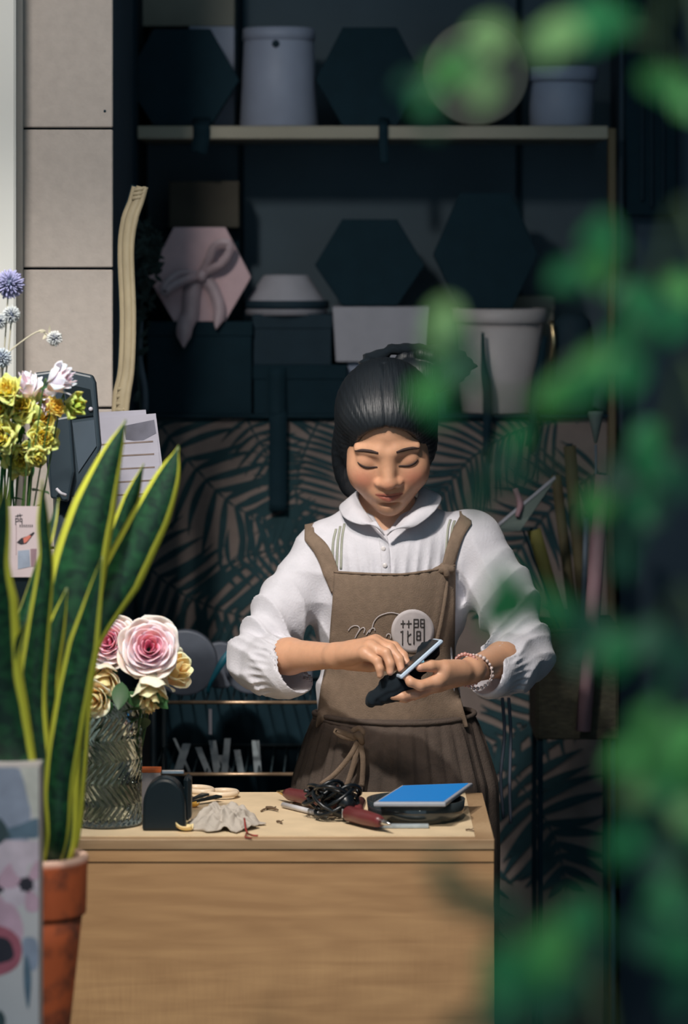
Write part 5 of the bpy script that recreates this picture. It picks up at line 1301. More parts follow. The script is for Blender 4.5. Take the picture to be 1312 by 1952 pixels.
# bun: coiled locks, ruffled black scrunchie
bc = P(800, 714, 6.425)
BN = Field(lin(0, .26, .0024), lin(6.34, 6.52, .0024), lin(1.42, 1.58, .0024))
BN.ell(bc, (.050, .042, .034), .01)
rn = random.Random(5)
for k in range(7):
    a0 = rn.uniform(0, 6); pts = []
    for i in range(9):
        a = a0 + i * .42; rr_ = .034 + .006 * math.sin(k * 2 + i * .7); pts.append(bc + [rr_ * 1.25 * math.cos(a), .012 * math.sin(a * 1.3 + k) - .012 + .004 * k, rr_ * .82 * math.sin(a) + .004])
    for a, b_ in zip(pts[:-1], pts[1:]): BN.cone(a, b_, .0115, .0115, .004)
V, Fq = BN.mesh(); sdf_obj('hair_bun', V, Fq, [M['hair']], HAIR)
mb = MB(); vs = []; nU, nV = 90, 9; rr0 = random.Random(9)
M['velvet'] = mat('black_velvet', (.006, .011, .016), .9, .1, 60, spec=.2, sheen=.05)
for i in range(nU):
    a = 2 * math.pi * i / nU; ruf = 1 + .16 * math.sin(a * 7 + 1) + .10 * math.sin(a * 13)
    for j in range(nV):
        b_ = 2 * math.pi * j / nV; R1 = .060 + .004 * math.sin(a * 3); r1 = .0155 * ruf * (1 + .12 * math.sin(a * 22 + j))
        rad = R1 + r1 * math.cos(b_); vs.append(bc + np.array([rad * 1.30 * math.cos(a) - .004, .012 + r1 * math.sin(b_) * 1.1, rad * .62 * math.sin(a) + .010]))
mb.add(vs, grid_faces(nU, nV, True, True)); obj('scrunchie', mb, M['velvet'], PERSON)
mb = MB(); ball(mb, P(757, 706, 6.355), (.0022, .0015, .003), 10); ball(mb, P(760, 713, 6.357), .0012, 8); ball(mb, P(768, 711, 6.36), .001, 8); obj('hair_clip', mb, M['steel'], PERSON)

# ---- blouse
M['blouse'] = mat('white_cotton_blouse', srgb(200, 198, 204), .85, .05, 40, .35, 260, sheen=.2)
S = Field(lin(-.23, .385, .0028), lin(6.12, 6.64, .0028), lin(.74, 1.27, .0028))
cS = np.array([XC, 6.46, 1.08])
S.ell((XC, 6.452, 1.12), (.142, .104, .140), .03); S.cone((XC, 6.46, 1.06), (XC + .004, 6.465, .80), .118, .135, .04, sc=(1, .74, 1))
S.cone(NB + [-.05, .01, -.010], J['S1'] + [.008, .0, -.006], .036, .047, .035); S.cone(NB + [.05, .01, -.004], J['S2'] + [-.008, .0, .000], .040, .049, .035)
S.cone(NB + [0, .005, -.045], NB + [0, .010, .045], .080, .052, .025)
S.cone(NB + [-.055, .012, .005], NB + [.055, .012, .010], .036, .036, .03)
C1 = P(552, 1268, 6.285); C2 = P(936, 1281, 6.255)
def mid(a, b_, t_): return a + (b_ - a) * t_
U1 = mid(J['S1'], J['E1'], .5) + [-.004, 0, -.004]; U2 = mid(J['S2'], J['E2'], .5) + [.006, 0, 0]
S.cone(J['S1'], U1, .050, .050, .025); S.cone(U1, J['E1'] + [.004, 0, -.002], .050, .047, .02); S.cone(J['E1'] + [.002, 0, -.006], mid(J['E1'], C1, .6) + [0, 0, -.008], .046, .052, .015); S.cone(mid(J['E1'], C1, .6) + [0, 0, -.008], C1 + [0, 0, -.009], .053, .048, .012)
S.cone(J['S2'], U2, .052, .054, .025); S.cone(U2, J['E2'] + [-.004, 0, 0], .054, .049, .02); S.cone(J['E2'], mid(J['E2'], C2, .5) + [0, 0, -.006], .049, .050, .015); S.cone(mid(J['E2'], C2, .5) + [0, 0, -.006], C2 + [0, 0, -.004], .050, .042, .012)
# V neck opening and neck hole
S.cone(P(739, 945, 6.345), P(735, 1030, 6.330), .046, .006, .004, True, sc=(1, 4.6, 1))
S.cone(NB + [0, -.004, .070], NB + [0, -.004, .11], .050, .06, .004, True)
# folds
X, Y, Z = np.meshgrid(S.x, S.y, S.z, indexing='ij')
def fold(ax_, fr, ph, amp, c, rad, warp=25):
    ax_ = np.array(ax_, float); ax_ /= np.linalg.norm(ax_)
    sl, X, Y, Z = S.block(np.array(c) - rad * 1.6, np.array(c) + rad * 1.6)
    t_ = X * ax_[0] + Y * ax_[1] + Z * ax_[2]
    wv = t_ * fr + ph + 1.2 * np.sin(X * warp + Z * warp * .7 + ph) + .8 * np.sin(Y * warp * 1.6 - Z * warp * .5)
    m = np.exp(-(((X - c[0]) ** 2 + (Y - c[1]) ** 2 + (Z - c[2]) ** 2) / rad ** 2))
    S.d[sl] += (1.7 * amp * (np.abs(np.sin(wv * .5)) ** .8 * 2 - 1.2) * m).astype(np.float32)
dU1 = J['E1'] - J['S1']; dU2 = J['E2'] - J['S2']; dF1 = C1 - J['E1']; dF2 = C2 - J['E2']
fold(dU1 + [0, .0, .12], 150, 1, .0045, mid(J['S1'], J['E1'], .78), .085); fold((1, .3, .9), 170, 2, .0038, mid(J['E1'], C1, .4), .07, 32); fold((.3, .2, 1), 140, 4, .0030, J['S1'] + [-.02, 0, -.05], .07)
fold(dU2 + [.05, 0, .1], 150, 3, .0048, mid(J['S2'], J['E2'], .75), .09); fold((-1, .3, .8), 160, 5, .0040, mid(J['E2'], C2, .4), .07, 30); fold((.9, .1, .4), 130, .5, .0030, J['S2'] + [.03, 0, -.06], .08)
fold((1, 0, .12), 330, .2, .0016, (XC - .03, 6.37, 1.13), .06, 8); fold((1, 0, -.1), 330, 1.2, .0016, (XC + .06, 6.37, 1.13), .06, 8)
fold((1, .2, .5), 120, 2, .0035, (XC - .12, 6.42, 1.0), .07); fold((1, .2, .3), 110, 1, .0035, (XC + .13, 6.42, .98), .08)
fold((1, .3, .25), 100, 3, .004, (XC - .11, 6.42, .86), .07)
# gathers just above the cuffs
def gather(c, axis, n_, amp, w0):
    axis = np.array(axis, float); axis /= np.linalg.norm(axis); u = np.cross(axis, [0, 1, 0]); u /= np.linalg.norm(u); v = np.cross(axis, u)
    sl, X, Y, Z = S.block(np.array(c) - .09, np.array(c) + .09); p = [X - c[0], Y - c[1], Z - c[2]]
    t_ = sum(p[i] * axis[i] for i in range(3)); a = np.arctan2(sum(p[i] * v[i] for i in range(3)), sum(p[i] * u[i] for i in range(3)))
    S.d[sl] += (amp * (np.abs(np.sin(a * n_ / 2)) - .5) * np.exp(-((t_ + w0) / .020) ** 2)).astype(np.float32)
gather(C1, dF1, 26, .004, .026); gather(C2, dF2, 26, .004, .028)
# hollow cuffs
a1 = dF1 / np.linalg.norm(dF1); a2 = dF2 / np.linalg.norm(dF2)
def cut(c, a, cutoff):
    sl, X, Y, Z = S.block(np.array(c) - .10, np.array(c) + .10); t_ = (X - c[0]) * a[0] + (Y - c[1]) * a[1] + (Z - c[2]) * a[2]; S.smax(sl, (t_ - cutoff).astype(np.float32), .002)
f1 = a1 + np.array([.25, -.05, .30]); f1 /= np.linalg.norm(f1); f2 = a2 + np.array([-.25, -.05, .25]); f2 /= np.linalg.norm(f2)
cut(C1, f1, .022); cut(C2, f2, .020)
S.cone(C1 + f1 * .06 + [0, 0, -.006], C1 - a1 * .035 + [0, 0, -.009], .046, .042, .002, True); S.cone(C2 + f2 * .06, C2 - a2 * .035 + [0, 0, -.004], .040, .036, .002, True)
V, Fq = S.mesh(); SHIRT = sdf_obj('blouse', V, Fq, [M['blouse']], PERSON)
bvh = BVHTree.FromPolygons([tuple(v) for v in V], [tuple(q_) for q_ in Fq])
def pr(px, py, off=.003, dflt=6.345):
    d = Vector(P(px, py, 1.0) - np.array([0, 0, H])).normalized(); h = bvh.ray_cast(Vector((0, 0, H)), d)
    if h[0] is None or h[0][1] > 6.52: p = np.array(P(px, py, dflt))
    else: p = np.array(h[0])
    return p - np.array(d) * off
# collar: two round leaves around the neck
for inner, outer in (([(734, 1022, 6.346), (704, 986, 6.372), (684, 952, 6.415), (694, 925, 6.47), (738, 912, 6.525)], [(717, 993, 6.350), (688, 1000, 6.355), (655, 985, 6.39), (655, 958, 6.46), (740, 940, 6.560)]),
                     ([(737, 1022, 6.346), (771, 987, 6.368), (796, 950, 6.410), (792, 922, 6.47), (738, 912, 6.525)], [(747, 1004, 6.350), (790, 1004, 6.352), (834, 968, 6.385), (832, 940, 6.455), (740, 940, 6.560)])):
    mb = MB(); vs = []; nu, nv = 34, 9; A0 = spline(inner, nu); A1 = spline(outer, nu)
    for i in range(nu):
        for j in range(nv):
            v = j / (nv - 1); q_ = A0[i] * (1 - v) + A1[i] * v; Yd = q_[2] - .009 * math.sin(math.pi * v) * (1 if i < nu * .7 else -1)
            if i < nu * .7:
                hit = pr(q_[0], q_[1], .0035, 9.0)
                if hit[1] < 7: Yd = min(Yd, hit[1] - .002 * (1 - v))
            vs.append(P(q_[0], q_[1], Yd))
    mb.add(vs, grid_faces(nu, nv)); obj('collar', mb, M['blouse'], PERSON, solid=.0022, sub=1)
# placket with buttons
mb = MB(); vs = []
pl = spline([(733, 1018, 0), (738, 1050, 0), (741, 1100, 0)], 16)
for x, y, _ in pl:
    for k in (-9, -8, 0, 8, 9): vs.append(pr(x + k - 4, y, .0028 if abs(k) < 9 else .0005))
mb.add(vs, grid_faces(16, 5)); obj('placket', mb, M['blouse'], PERSON)
M['button'] = mat('pearl_button', srgb(214, 208, 206), .25, .03)
for x, y in ((731, 1046), (734, 1078)):
    mb = MB(); ball(mb, pr(x, y, .0042), (.0042, .0014, .0042), 14); obj('button', mb, M['button'], PERSON)
# green-grey ribbon tucks on the yoke
M['tuck'] = mat('grey_green_tape', srgb(150, 152, 138), .8, .1, 60)
for pts in ([(657, 998), (652, 1030), (650, 1085)], [(649, 1003), (644, 1035), (642, 1085)], [(641, 1008), (635, 1036), (634, 1080)], [(867, 992), (862, 1010), (856, 1062)], [(859, 990), (854, 1010), (850, 1060)]):
    mb = MB(); vs = []
    for x, y, _ in spline([(x, y, 0) for x, y in pts], 18):
        for k in (-2.2, 0, 2.2): vs.append(pr(x + k, y, .0012 + (.0008 if k == 0 else 0)))
    mb.add(vs, grid_faces(18, 3)); obj('yoke_tape', mb, M['tuck'], PERSON, solid=.0006)

# ---- apron
M['apron'] = mat('brown_linen_apron', srgb(120, 102, 86), .9, .10, 90, .5, 500, stretch=(1, 1, 1))
def edge(y, pts): return float(np.interp(y, [p[0] for p in pts], [p[1] for p in pts]))
Le = [(1090, 637), (1150, 634), (1250, 626), (1310, 612), (1385, 603)]; Re = [(1078, 868), (1150, 868), (1250, 866), (1310, 872), (1385, 893)]
mb = MB(); vs = []; nu, nv = 46, 50; GRID = {}
for i in range(nu):
    for j in range(nv):
        u = i / (nu - 1); v = j / (nv - 1)
        ytop = 1090 - 12 * max(0, (u - .55) / .45) ** 1.3 + 5 * math.sin(math.pi * u)
        y = ytop + (1386 - ytop) * v; x = edge(y, Le) * (1 - u) + edge(y, Re) * u
        vs.append(pr(x, y, .007, 6.40))
# relax depth so cloth spans hollows
A_ = np.array(vs).reshape(nu, nv, 3)
for it in range(40):
    Dp = A_[:, :, 1].copy(); Dp[1:-1, 1:-1] = (Dp[:-2, 1:-1] + Dp[2:, 1:-1] + Dp[1:-1, :-2] + Dp[1:-1, 2:]) / 4
    Dn = np.minimum(A_[:, :, 1], Dp) if it < 34 else Dp - .0003
    dlt = (Dn / A_[:, :, 1])[..., None]; org_ = np.array([0, 0, H]); A_ = org_ + (A_ - org_) * dlt
for i in range(nu):
    for j in range(nv):
        u = i / (nu - 1); v = j / (nv - 1); A_[i, j, 1] -= .0016 * math.sin(u * 19 + 3 * v) * v + .0028 * math.exp(-((u - .93 + .25 * v) / .03) ** 2) * (v < .8)
APF = A_
mb.add(A_.reshape(-1, 3), [q_[::-1] for q_ in grid_faces(nu, nv)]); BIB = obj('apron_bib', mb, M['apron'], PERSON, solid=.002)
bv2 = BVHTree.FromPolygons([tuple(v) for v in A_.reshape(-1, 3)], grid_faces(nu, nv))
def pa(px, py, off=.0022):
    d = Vector(P(px, py, 1.0) - np.array([0, 0, H])).normalized(); h = bv2.ray_cast(Vector((0, 0, H)), d)
    return np.array(h[0]) - np.array(d) * off if h[0] is not None else pr(px, py, .012)
# top hem
mb = MB(); tube(mb, [A_[i, 0] + [0, -.001, 0] for i in range(nu)], .0022, 8); obj('bib_hem', mb, M['apron'], BIB)
# shoulder straps: front part follows the blouse, then over the shoulder
def strap(fpts, wds, back, nm='strap'):
    mb = MB(); vs = []; sp = spline([(x, y, 0) for x, y in fpts], 26)
    for i, p in enumerate(sp):
        t_ = sp[min(i + 1, 25)] - sp[max(i - 1, 0)]; n_ = np.array([-t_[1], t_[0]]); n_ /= np.linalg.norm(n_); w_ = float(np.interp(i / 25, np.linspace(0, 1, len(wds)), wds)) / 2
        for k in (-1, -.5, 0, .5, 1): vs.append(pr(p[0] + n_[0] * w_ * k, p[1] + n_[1] * w_ * k, .0055 - .001 * abs(k)))
    L5 = np.array(vs[-5:]); c = L5.mean(0); e = L5 - c
    for (dx, dy, dz) in back: 
        for q_ in e: vs.append(c + q_ * [1, .3, .2] + [dx, dy, dz])
    mb.add(vs, [q_[::-1] for q_ in grid_faces(len(vs) // 5, 5)]); return obj(nm, mb, M['apron'], PERSON, solid=.0025)
strap([(638, 1130), (630, 1090), (614, 1050), (590, 1022)], [12, 30, 30, 24], [(.0, .035, .018), (.006, .075, .012), (.02, .115, -.04), (.05, .125, -.12), (.06, .12, -.22)])
strap([(852, 1092), (862, 1050), (874, 1016), (888, 992)], [22, 24, 24, 26], [(.0, .03, .012), (-.006, .075, .006), (-.02, .112, -.04), (-.05, .125, -.12), (-.06, .12, -.22)])
mb = MB(); kc = pr(848, 1086, .012); tube(mb, [kc + [-.018, .002, -.003], kc + [0, -.004, .002], kc + [.016, 0, -.001]], [.006, .009, .006], 12, n=8); tube(mb, [kc + [-.006, -.002, .008], kc + [.002, -.008, 0], kc + [.004, -.004, -.010]], .006, 10, n=8)
obj('strap_knot', mb, M['apron'], PERSON)
mb = MB(); strip(mb, [pr(852, 1092, .010), pa(850, 1130, .004), pa(842, 1180, .004), pa(832, 1225, .004)], .006, FR, n=16); obj('strap_end', mb, M['apron'], PERSON, solid=.0015)

# badge and lettering printed on the bib
M['badge'] = mat('pale_print', srgb(190, 182, 182), .85, .05, 80); M['letter'] = mat('dark_letter_print', srgb(58, 54, 52), .85, .08)
mb = MB(); vs = [pa(787, 1203, .0030)]; nb = 48
for k in range(1, 7):
    for i in range(nb): a = 2 * math.pi * i / nb; vs.append(pa(787 + 41 * k / 6 * math.cos(a), 1203 + 41.5 * k / 6 * math.sin(a), .0030))
fs = [(0, 1 + (i + 1) % nb, 1 + i) for i in range(nb)] + [(1 + k * nb + i, 1 + k * nb + (i + 1) % nb, 1 + (k + 1) * nb + (i + 1) % nb, 1 + (k + 1) * nb + i) for k in range(5) for i in range(nb)]
mb.add(vs, fs); BADGE = obj('badge_print', mb, M['badge'], BIB, solid=.0006)
def cr_(p): return (640 + p[0] / 4.1, 1150 + p[1] / 4.1)
def pstroke(mb, pts, wpx, off):
    sp = spline([(x, y, 0) for x, y in pts], max(8, 5 * len(pts))) if len(pts) > 2 else [np.array([*pts[0], 0.]) * (1 - k / 6) + np.array([*pts[1], 0.]) * k / 6 for k in range(7)]
    vs = []
    for i, p in enumerate(sp):
        t_ = sp[min(i + 1, len(sp) - 1)] - sp[max(i - 1, 0)]; n_ = np.array([-t_[1], t_[0]]); n_ /= np.linalg.norm(n_) + 1e-9
        for k in (-1, 1): vs.append(pa(p[0] + n_[0] * wpx / 2 * k, p[1] + n_[1] * wpx / 2 * k, off))
    mb.add(vs, grid_faces(len(sp), 2))
mb = MB()
for a, b_ in (((508, 160), (546, 158)), ((526, 133), (526, 192)), ((552, 160), (594, 158)), ((571, 133), (571, 192)), ((506, 226), (528, 216)), ((523, 214), (523, 330)), ((564, 214), (564, 300)), ((564, 300), (572, 320)), ((572, 320), (590, 318)), ((564, 258), (590, 238)),
              ((612, 124), (612, 322)), ((610, 126), (648, 126)), ((646, 126), (646, 188)), ((612, 157), (646, 157)), ((612, 186), (646, 186)), ((664, 126), (694, 126)), ((664, 124), (664, 186)), ((664, 157), (692, 157)), ((664, 186), (692, 186)), ((692, 124), (692, 318)),
              ((634, 218), (634, 288)), ((662, 218), (662, 288)), ((634, 220), (662, 220)), ((634, 253), (662, 253)), ((634, 286), (662, 286))):
    pstroke(mb, [cr_(a), cr_(b_)], 2.0, .0042)
obj('badge_lettering', mb, M['letter'], BIB, solid=.0004)
mb = MB()
for pts in ([(98, 216), (120, 188), (150, 176), (178, 182), (186, 205), (168, 240), (150, 276)], [(166, 246), (192, 206), (216, 190), (228, 204), (220, 236)], [(238, 250), (262, 214), (284, 196), (298, 150), (330, 108), (380, 84), (440, 74), (512, 90)], [(262, 232), (282, 200), (302, 196), (308, 216)], [(396, 262), (404, 244), (420, 240), (430, 254), (430, 276)]):
    pstroke(mb, [cr_(p) for p in pts], 1.8, .0030)
obj('script_print', mb, M['badge'], BIB, solid=.0004)
# gathered skirt of the apron / dress
M['skirt'] = mat('shaded_brown_linen', srgb(84, 72, 64), .9, .12, 90, .5, 400)  # apron linen darkened to hold the shade under arms and bib
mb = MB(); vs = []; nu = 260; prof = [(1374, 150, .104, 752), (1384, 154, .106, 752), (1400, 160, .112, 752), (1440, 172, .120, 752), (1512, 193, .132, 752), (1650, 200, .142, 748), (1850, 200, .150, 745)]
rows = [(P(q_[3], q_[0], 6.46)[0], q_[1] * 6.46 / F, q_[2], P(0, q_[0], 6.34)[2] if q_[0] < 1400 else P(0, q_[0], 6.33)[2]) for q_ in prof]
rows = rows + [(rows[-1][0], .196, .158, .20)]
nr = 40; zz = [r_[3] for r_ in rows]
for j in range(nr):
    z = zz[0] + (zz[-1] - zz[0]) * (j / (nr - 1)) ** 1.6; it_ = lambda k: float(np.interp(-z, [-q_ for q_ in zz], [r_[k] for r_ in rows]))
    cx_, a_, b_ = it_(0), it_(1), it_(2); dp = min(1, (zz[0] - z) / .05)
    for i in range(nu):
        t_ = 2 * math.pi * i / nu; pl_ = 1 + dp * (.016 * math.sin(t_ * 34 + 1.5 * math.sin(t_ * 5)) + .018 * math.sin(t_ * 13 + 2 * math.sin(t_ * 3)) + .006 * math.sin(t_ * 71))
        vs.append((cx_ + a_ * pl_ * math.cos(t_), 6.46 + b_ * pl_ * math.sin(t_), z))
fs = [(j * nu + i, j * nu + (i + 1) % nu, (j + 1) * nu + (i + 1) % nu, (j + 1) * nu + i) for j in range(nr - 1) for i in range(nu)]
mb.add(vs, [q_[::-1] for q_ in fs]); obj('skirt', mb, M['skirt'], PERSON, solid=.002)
# waist ties and bow
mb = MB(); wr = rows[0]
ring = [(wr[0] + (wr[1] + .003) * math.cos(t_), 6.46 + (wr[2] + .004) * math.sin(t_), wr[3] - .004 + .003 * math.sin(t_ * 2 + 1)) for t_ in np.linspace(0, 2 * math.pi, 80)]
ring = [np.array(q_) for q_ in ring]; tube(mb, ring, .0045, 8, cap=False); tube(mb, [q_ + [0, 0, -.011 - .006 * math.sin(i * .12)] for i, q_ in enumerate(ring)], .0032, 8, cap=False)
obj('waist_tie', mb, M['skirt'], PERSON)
mb = MB(); kb = P(684, 1408, 6.325)
tube(mb, [kb + [-.008, 0, .006], kb + [.002, -.008, .004], kb + [.006, -.002, -.008]], [.004, .006, .004], 10, n=8)
for pts in ([(684, 1410), (668, 1440), (640, 1474), (612, 1496)], [(684, 1410), (676, 1450), (664, 1490), (655, 1512)], [(686, 1410), (692, 1450), (690, 1500)], [(684, 1408), (640, 1392), (655, 1404), (684, 1410)], [(686, 1408), (692, 1396), (684, 1388), (672, 1396), (684, 1410)]):
    strip(mb, [P(x, y, 6.322 - .0035 * math.sin(i * 1.3)) for i, (x, y) in enumerate(pts)], .009, FR, n=18)
obj('tie_bow', mb, M['apron'], PERSON, solid=.0015)
obj('hanging_tie', STR, M['spool'], PERSON)

# ---- things in her hands
M['phonewhite'] = mat('pale_blue_shell', srgb(186, 204, 222), .35, .03)
t = thing('phone', 'slim pale blue-white phone held edge-on between her hands', 'phone', P(797, 1257, 6.12))
a = P(760, 1289, 6.112); b_ = P(835, 1222, 6.128); ctr = (a + b_) / 2; u = (b_ - a); L_ = np.linalg.norm(u); u /= L_; v = np.array([.10, .985, .16]); v -= u * (v @ u); v /= np.linalg.norm(v); w_ = np.cross(u, v)
Rm = Matrix([[u[i], v[i], w_[i]] for i in range(3)])
mb = MB(); box(mb, ctr, (L_ + .006, .058, .0072), rot=Rm, bev=.002); obj('phone_shell', mb, M['phonewhite'], t)
mb = MB(); box(mb, ctr + w_ * .0040, (L_ - .004, .052, .001), rot=Rm); obj('phone_glass', mb, M['blackgloss'], t)
M['lcd'] = mat('glowing_cyan_plate', srgb(170, 220, 236), .2, .03, emit=(srgb(150, 215, 240), .35))
t = thing('black_pouch', 'crumpled black pouch with pale cyan clasp held in her left hand', 'pouch', P(770, 1310, 6.12))
S = Field(lin(.03, .18, .002), lin(6.06, 6.20, .002), lin(.90, 1.06, .002))
S.ell(P(764, 1303, 6.128), (.036, .022, .017), .01); S.cone(P(750, 1316, 6.125), P(716, 1331, 6.12), .020, .013, .012); S.ell(P(708, 1335, 6.12), (.010, .016, .010), .008)
S.cone(P(795, 1280, 6.145), P(822, 1238, 6.155), .012, .015, .012); S.ell(P(816, 1240, 6.158), (.017, .012, .013), .01)
S.ell(P(785, 1268, 6.150), (.022, .016, .014), .012)
X, Y, Z = np.meshgrid(S.x, S.y, S.z, indexing='ij'); S.d += (.0016 * np.sin(X * 260 + 3 * np.sin(Z * 120)) * np.sin(Z * 210 + 2 * np.sin(Y * 160))).astype(np.float32)
V, Fq = S.mesh(); sdf_obj('pouch_body', V, Fq, [M['velvet']], t)
mb = MB(); c = P(800, 1268, 6.098); box(mb, c, (.0150, .004, .006), rot=Matrix.Rotation(R(4), 3, 'Y')); box(mb, c + [0, 0, -.0065 + .013], (.0150, .004, .0045), rot=Matrix.Rotation(R(-8), 3, 'Y')); obj('glints', mb, M['lcd'], t)  # glowing plates stand for bluish gleams on the dark thing she holds
M['bead'] = mat('pink_bead', srgb(196, 140, 130), .2, .3, 120, spec=.7); M['bead2'] = mat('clear_bead', srgb(206, 186, 180), .15, .2, 120, spec=.8)
for k, (cxp, cyp, Yp, rr_, m, lb) in enumerate(((890, 1277, 6.178, .0265, M['bead'], 'pink bead bracelet nearest her left hand'), (908, 1280, 6.190, .0285, M['bead2'], 'paler clear bead bracelet nearer her left cuff'))):
    c = P(cxp, cyp, Yp); ax_ = (J['E2'] - J['W2']); ax_ /= np.linalg.norm(ax_); u = np.cross(ax_, [0, 0, 1.]); u /= np.linalg.norm(u); v = np.cross(ax_, u); t = thing('bead_bracelet', lb, 'bracelet', c, 'bead bracelets on her left wrist')
    rn = random.Random(k); mb = MB(); NB_ = 26
    for i in range(NB_):
        a = 2 * math.pi * i / NB_; ball(mb, c + (u * math.cos(a) + v * math.sin(a)) * rr_ + ax_ * .004 * math.sin(a * 2 + k), .0031 * rn.uniform(.8, 1.25), 10, 0)
    obj('beads', mb, m, t)
    mb = MB(); tube(mb, [c + (u * math.cos(a) + v * math.sin(a)) * rr_ for a in np.linspace(0, 2 * math.pi, 30)], .0007, 6, cap=False); obj('string', mb, M['bead2'], t)
# ------------------------------------------------------------------ foreground climbing greens at the right
def leafmat():
    m = bpy.data.materials.new('thin_green_leaf'); m.use_nodes = True; nt = m.node_tree; N = nt.nodes; L = nt.links; b = N['Principled BSDF']
    at = N.new('ShaderNodeAttribute'); at.attribute_name = 'Col'; L.new(at.outputs['Color'], b.inputs['Base Color']); b.inputs['Roughness'].default_value = .5
    tr = N.new('ShaderNodeBsdfTranslucent'); L.new(at.outputs['Color'], tr.inputs['Color']); ms = N.new('ShaderNodeMixShader'); ms.inputs[0].default_value = .35
    L.new(b.outputs[0], ms.inputs[1]); L.new(tr.outputs[0], ms.inputs[2]); L.new(ms.outputs[0], N['Material Output'].inputs[0]); return m
M['vineleaf'] = leafmat()
M['vinestem'] = mat('vine_stem', srgb(58, 74, 44), .7, .15, 40)
BR = (.085, .34, .075); MD = (.022, .21, .065); DK = (.010, .085, .042); LT = (.30, .50, .18)
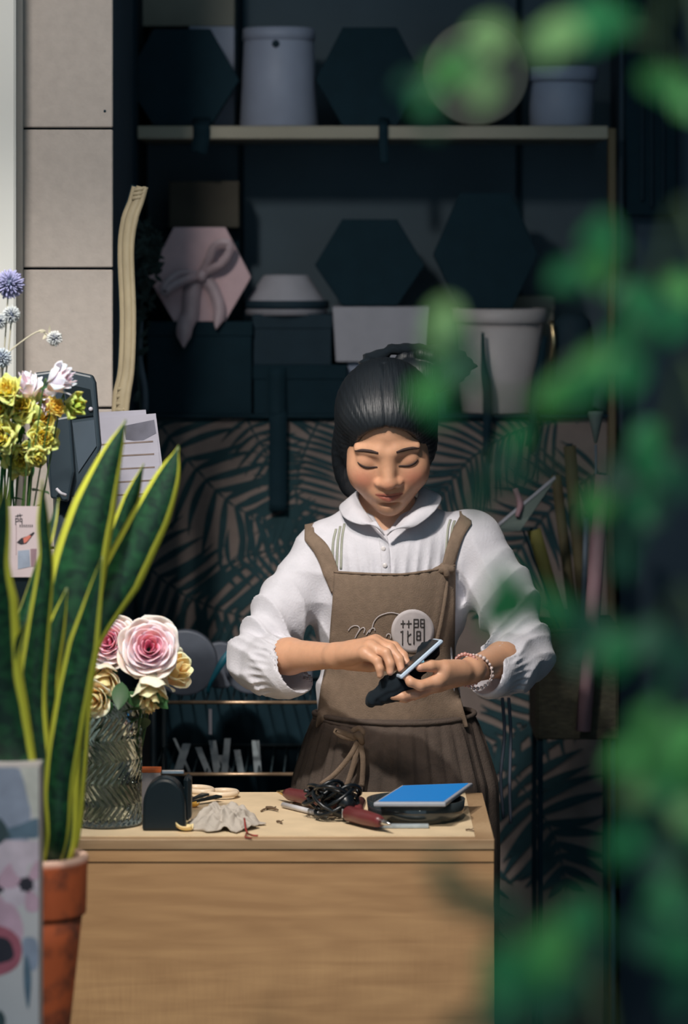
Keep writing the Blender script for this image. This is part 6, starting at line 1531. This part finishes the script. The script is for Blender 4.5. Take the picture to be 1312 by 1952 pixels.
vines = [
 # (label, Y, stem polyline, leaves: (x, y, length px, angle deg, colour))
 ('blurred green spray reaching in at the upper right', 2.35, [(1340, 60), (1240, 70), (1130, 60), (1040, 90), (940, 70), (860, 120), (800, 190)],
  [(1085, 70, 95, 185, LT), (1150, 40, 110, 175, MD), (1040, 75, 60, 100, LT), (1190, 40, 70, 200, MD), (930, 60, 90, 130, LT), (880, 130, 70, 170, BR), (910, 150, 70, 120, LT), (850, 150, 60, 200, BR), (815, 190, 55, 100, MD), (1245, 150, 55, 85, BR), (1300, 150, 60, 80, BR), (1310, 190, 60, 100, BR), (1280, 180, 40, 200, MD), (820, 240, 40, 60, DK), (790, 150, 50, 120, DK)]),
 ('blurred green spray crossing in front of the white bucket', 2.45, [(1340, 520), (1240, 560), (1170, 640), (1090, 690), (1000, 760), (900, 740), (850, 640), (838, 600)],
  [(850, 590, 60, 80, LT), (830, 650, 60, 20, LT), (850, 660, 60, 95, BR), (846, 710, 55, 90, MD), (800, 755, 70, 5, BR), (840, 780, 60, 170, MD), (870, 640, 90, 95, DK), (890, 700, 80, 90, DK),
   (1150, 450, 90, 110, MD), (1135, 500, 80, 120, BR), (1090, 520, 60, 100, MD), (1160, 430, 70, 80, MD), (1190, 640, 90, 150, MD), (1150, 690, 90, 160, BR), (1100, 745, 80, 175, BR), (1120, 730, 80, 140, MD), (1200, 700, 90, 120, MD), (1050, 760, 60, 190, BR), (1230, 570, 80, 80, MD), (1290, 540, 80, 100, BR), (1240, 620, 80, 110, DK), (1300, 600, 80, 100, MD), (1210, 560, 60, 150, MD), (1280, 590, 60, 40, DK)]),
 ('blurred dark green spray hanging right of her head', 2.6, [(1340, 800), (1260, 850), (1180, 940), (1080, 900), (980, 880), (900, 900)],
  [(990, 830, 60, 120, MD), (960, 870, 60, 160, DK), (1010, 900, 70, 150, DK), (930, 930, 60, 170, DK), (1240, 830, 80, 110, MD), (1235, 870, 80, 80, MD), (1160, 960, 70, 170, BR), (1130, 980, 60, 150, DK), (1200, 900, 90, 130, DK), (1290, 900, 90, 120, DK), (1190, 1000, 90, 100, DK), (1240, 960, 80, 140, DK), (1210, 950, 60, 60, MD), (895, 960, 50, 100, DK), (1180, 1060, 60, 100, DK)]),
 ('blurred green spray in front of her left sleeve', 2.5, [(1340, 1240), (1240, 1230), (1150, 1190), (1060, 1170), (990, 1150), (960, 1130)],
  [(960, 1100, 80, 100, MD), (985, 1140, 90, 160, MD), (945, 1180, 60, 150, MD), (1010, 1130, 50, 210, MD), (1045, 1150, 70, 60, MD), (1060, 1170, 80, 40, MD), (1110, 1180, 80, 60, DK), (1160, 1200, 90, 100, DK), (1200, 1230, 90, 140, MD), (1180, 1270, 60, 120, MD), (1250, 1200, 90, 120, DK), (1300, 1240, 90, 110, DK), (1100, 1230, 80, 100, DK), (1270, 1330, 60, 150, MD)]),
 ('blurred bright green bush at the lower right edge', 2.3, [(1360, 1700), (1310, 1600), (1270, 1500), (1250, 1420), (1270, 1330)],
  [(1230, 1390, 80, 100, BR), (1210, 1430, 80, 150, BR), (1290, 1420, 90, 120, BR), (1260, 1470, 90, 150, BR), (1310, 1470, 90, 150, BR), (1310, 1390, 90, 80, BR), (1280, 1510, 70, 100, MD), (1250, 1440, 60, 60, BR), (1225, 1505, 60, 170, LT), (1240, 1360, 60, 70, BR), (1310, 1540, 60, 120, LT), (1200, 1580, 80, 100, MD), (1180, 1610, 70, 120, MD), (1290, 1640, 90, 140, MD), (1270, 1700, 80, 120, MD), (1250, 1620, 90, 100, DK), (1230, 1760, 90, 110, DK), (1300, 1810, 80, 130, MD), (1310, 1880, 90, 120, DK), (1300, 1740, 90, 90, DK), (1330, 1560, 80, 90, MD)]),
 ('blurred green clump low in front of the desk corner', 2.2, [(1160, 2010), (1120, 1900), (1080, 1810), (1010, 1790), (940, 1760), (880, 1700)],
  [(850, 1640, 60, 95, DK), (870, 1700, 70, 40, DK), (905, 1725, 70, 10, DK), (855, 1690, 60, 70, DK), (1060, 1780, 90, 100, BR), (1030, 1800, 70, 150, BR), (1110, 1740, 80, 90, MD), (1090, 1730, 60, 60, MD), (1060, 1840, 90, 130, BR), (1020, 1850, 80, 120, MD), (990, 1830, 90, 110, MD), (960, 1880, 90, 130, MD), (1000, 1900, 80, 90, DK), (940, 1930, 90, 60, DK), (1050, 1900, 80, 130, DK), (930, 1730, 60, 30, DK), (985, 1770, 60, 170, DK), (1130, 1800, 80, 110, DK), (1100, 1870, 80, 100, DK), (880, 1955, 60, 150, DK), (960, 1960, 80, 120, DK), (960, 1820, 60, 170, MD)]),
]
rn = random.Random(21)
def droot(Y): return (.72, Y, 0)
for lb, Y, st, lv in vines:
    c = P(*st[0], Y); t = thing('climbing_plant', lb, 'plant', (c[0] + .05, Y, 0), 'blurred foreground climbing plants')
    mb = MB(); sp = spline([np.array([c[0] + .05, Y, 0]), np.array([c[0] + .07, Y, c[2] * .6])] + [P(x, y, Y + .03 * math.sin(i)) for i, (x, y) in enumerate(st)], 60)
    tube(mb, sp, [.004, .003, .0022, .0012], 8)
    mb2 = MB(); sp2 = [np.array(q) for q in sp]
    for (x, y, L_, a, col) in lv:
        for k in range(2):
            Yk = Y + rn.uniform(-.09, .09); an = R(a + rn.uniform(-25, 25)) + (k * .5 - .25); ll = L_ * Yk / F * rn.uniform(.8, 1.1)
            p = P(x + rn.uniform(-12, 12), y + rn.uniform(-10, 10), Yk)
            d = np.array([math.cos(an), rn.uniform(-.3, .3), -math.sin(an)]); p = p - d * ll * .3
            cv = rn.uniform(.8, 1.2); leaf(mb2, p, d, (rn.uniform(-.35, .35), 1, rn.uniform(-.3, .5)), ll, ll * .72, col=tuple(min(1, q * cv) for q in col), n=8, curl=.12)
            near = min(sp2[20:], key=lambda q: np.linalg.norm(q - p)); tube(mb, [near, (near + p) / 2 + [0, 0, .004], p], .0005, 5)
    obj('stem', mb, M['vinestem'], t); obj('foliage', mb2, M['vineleaf'], t)
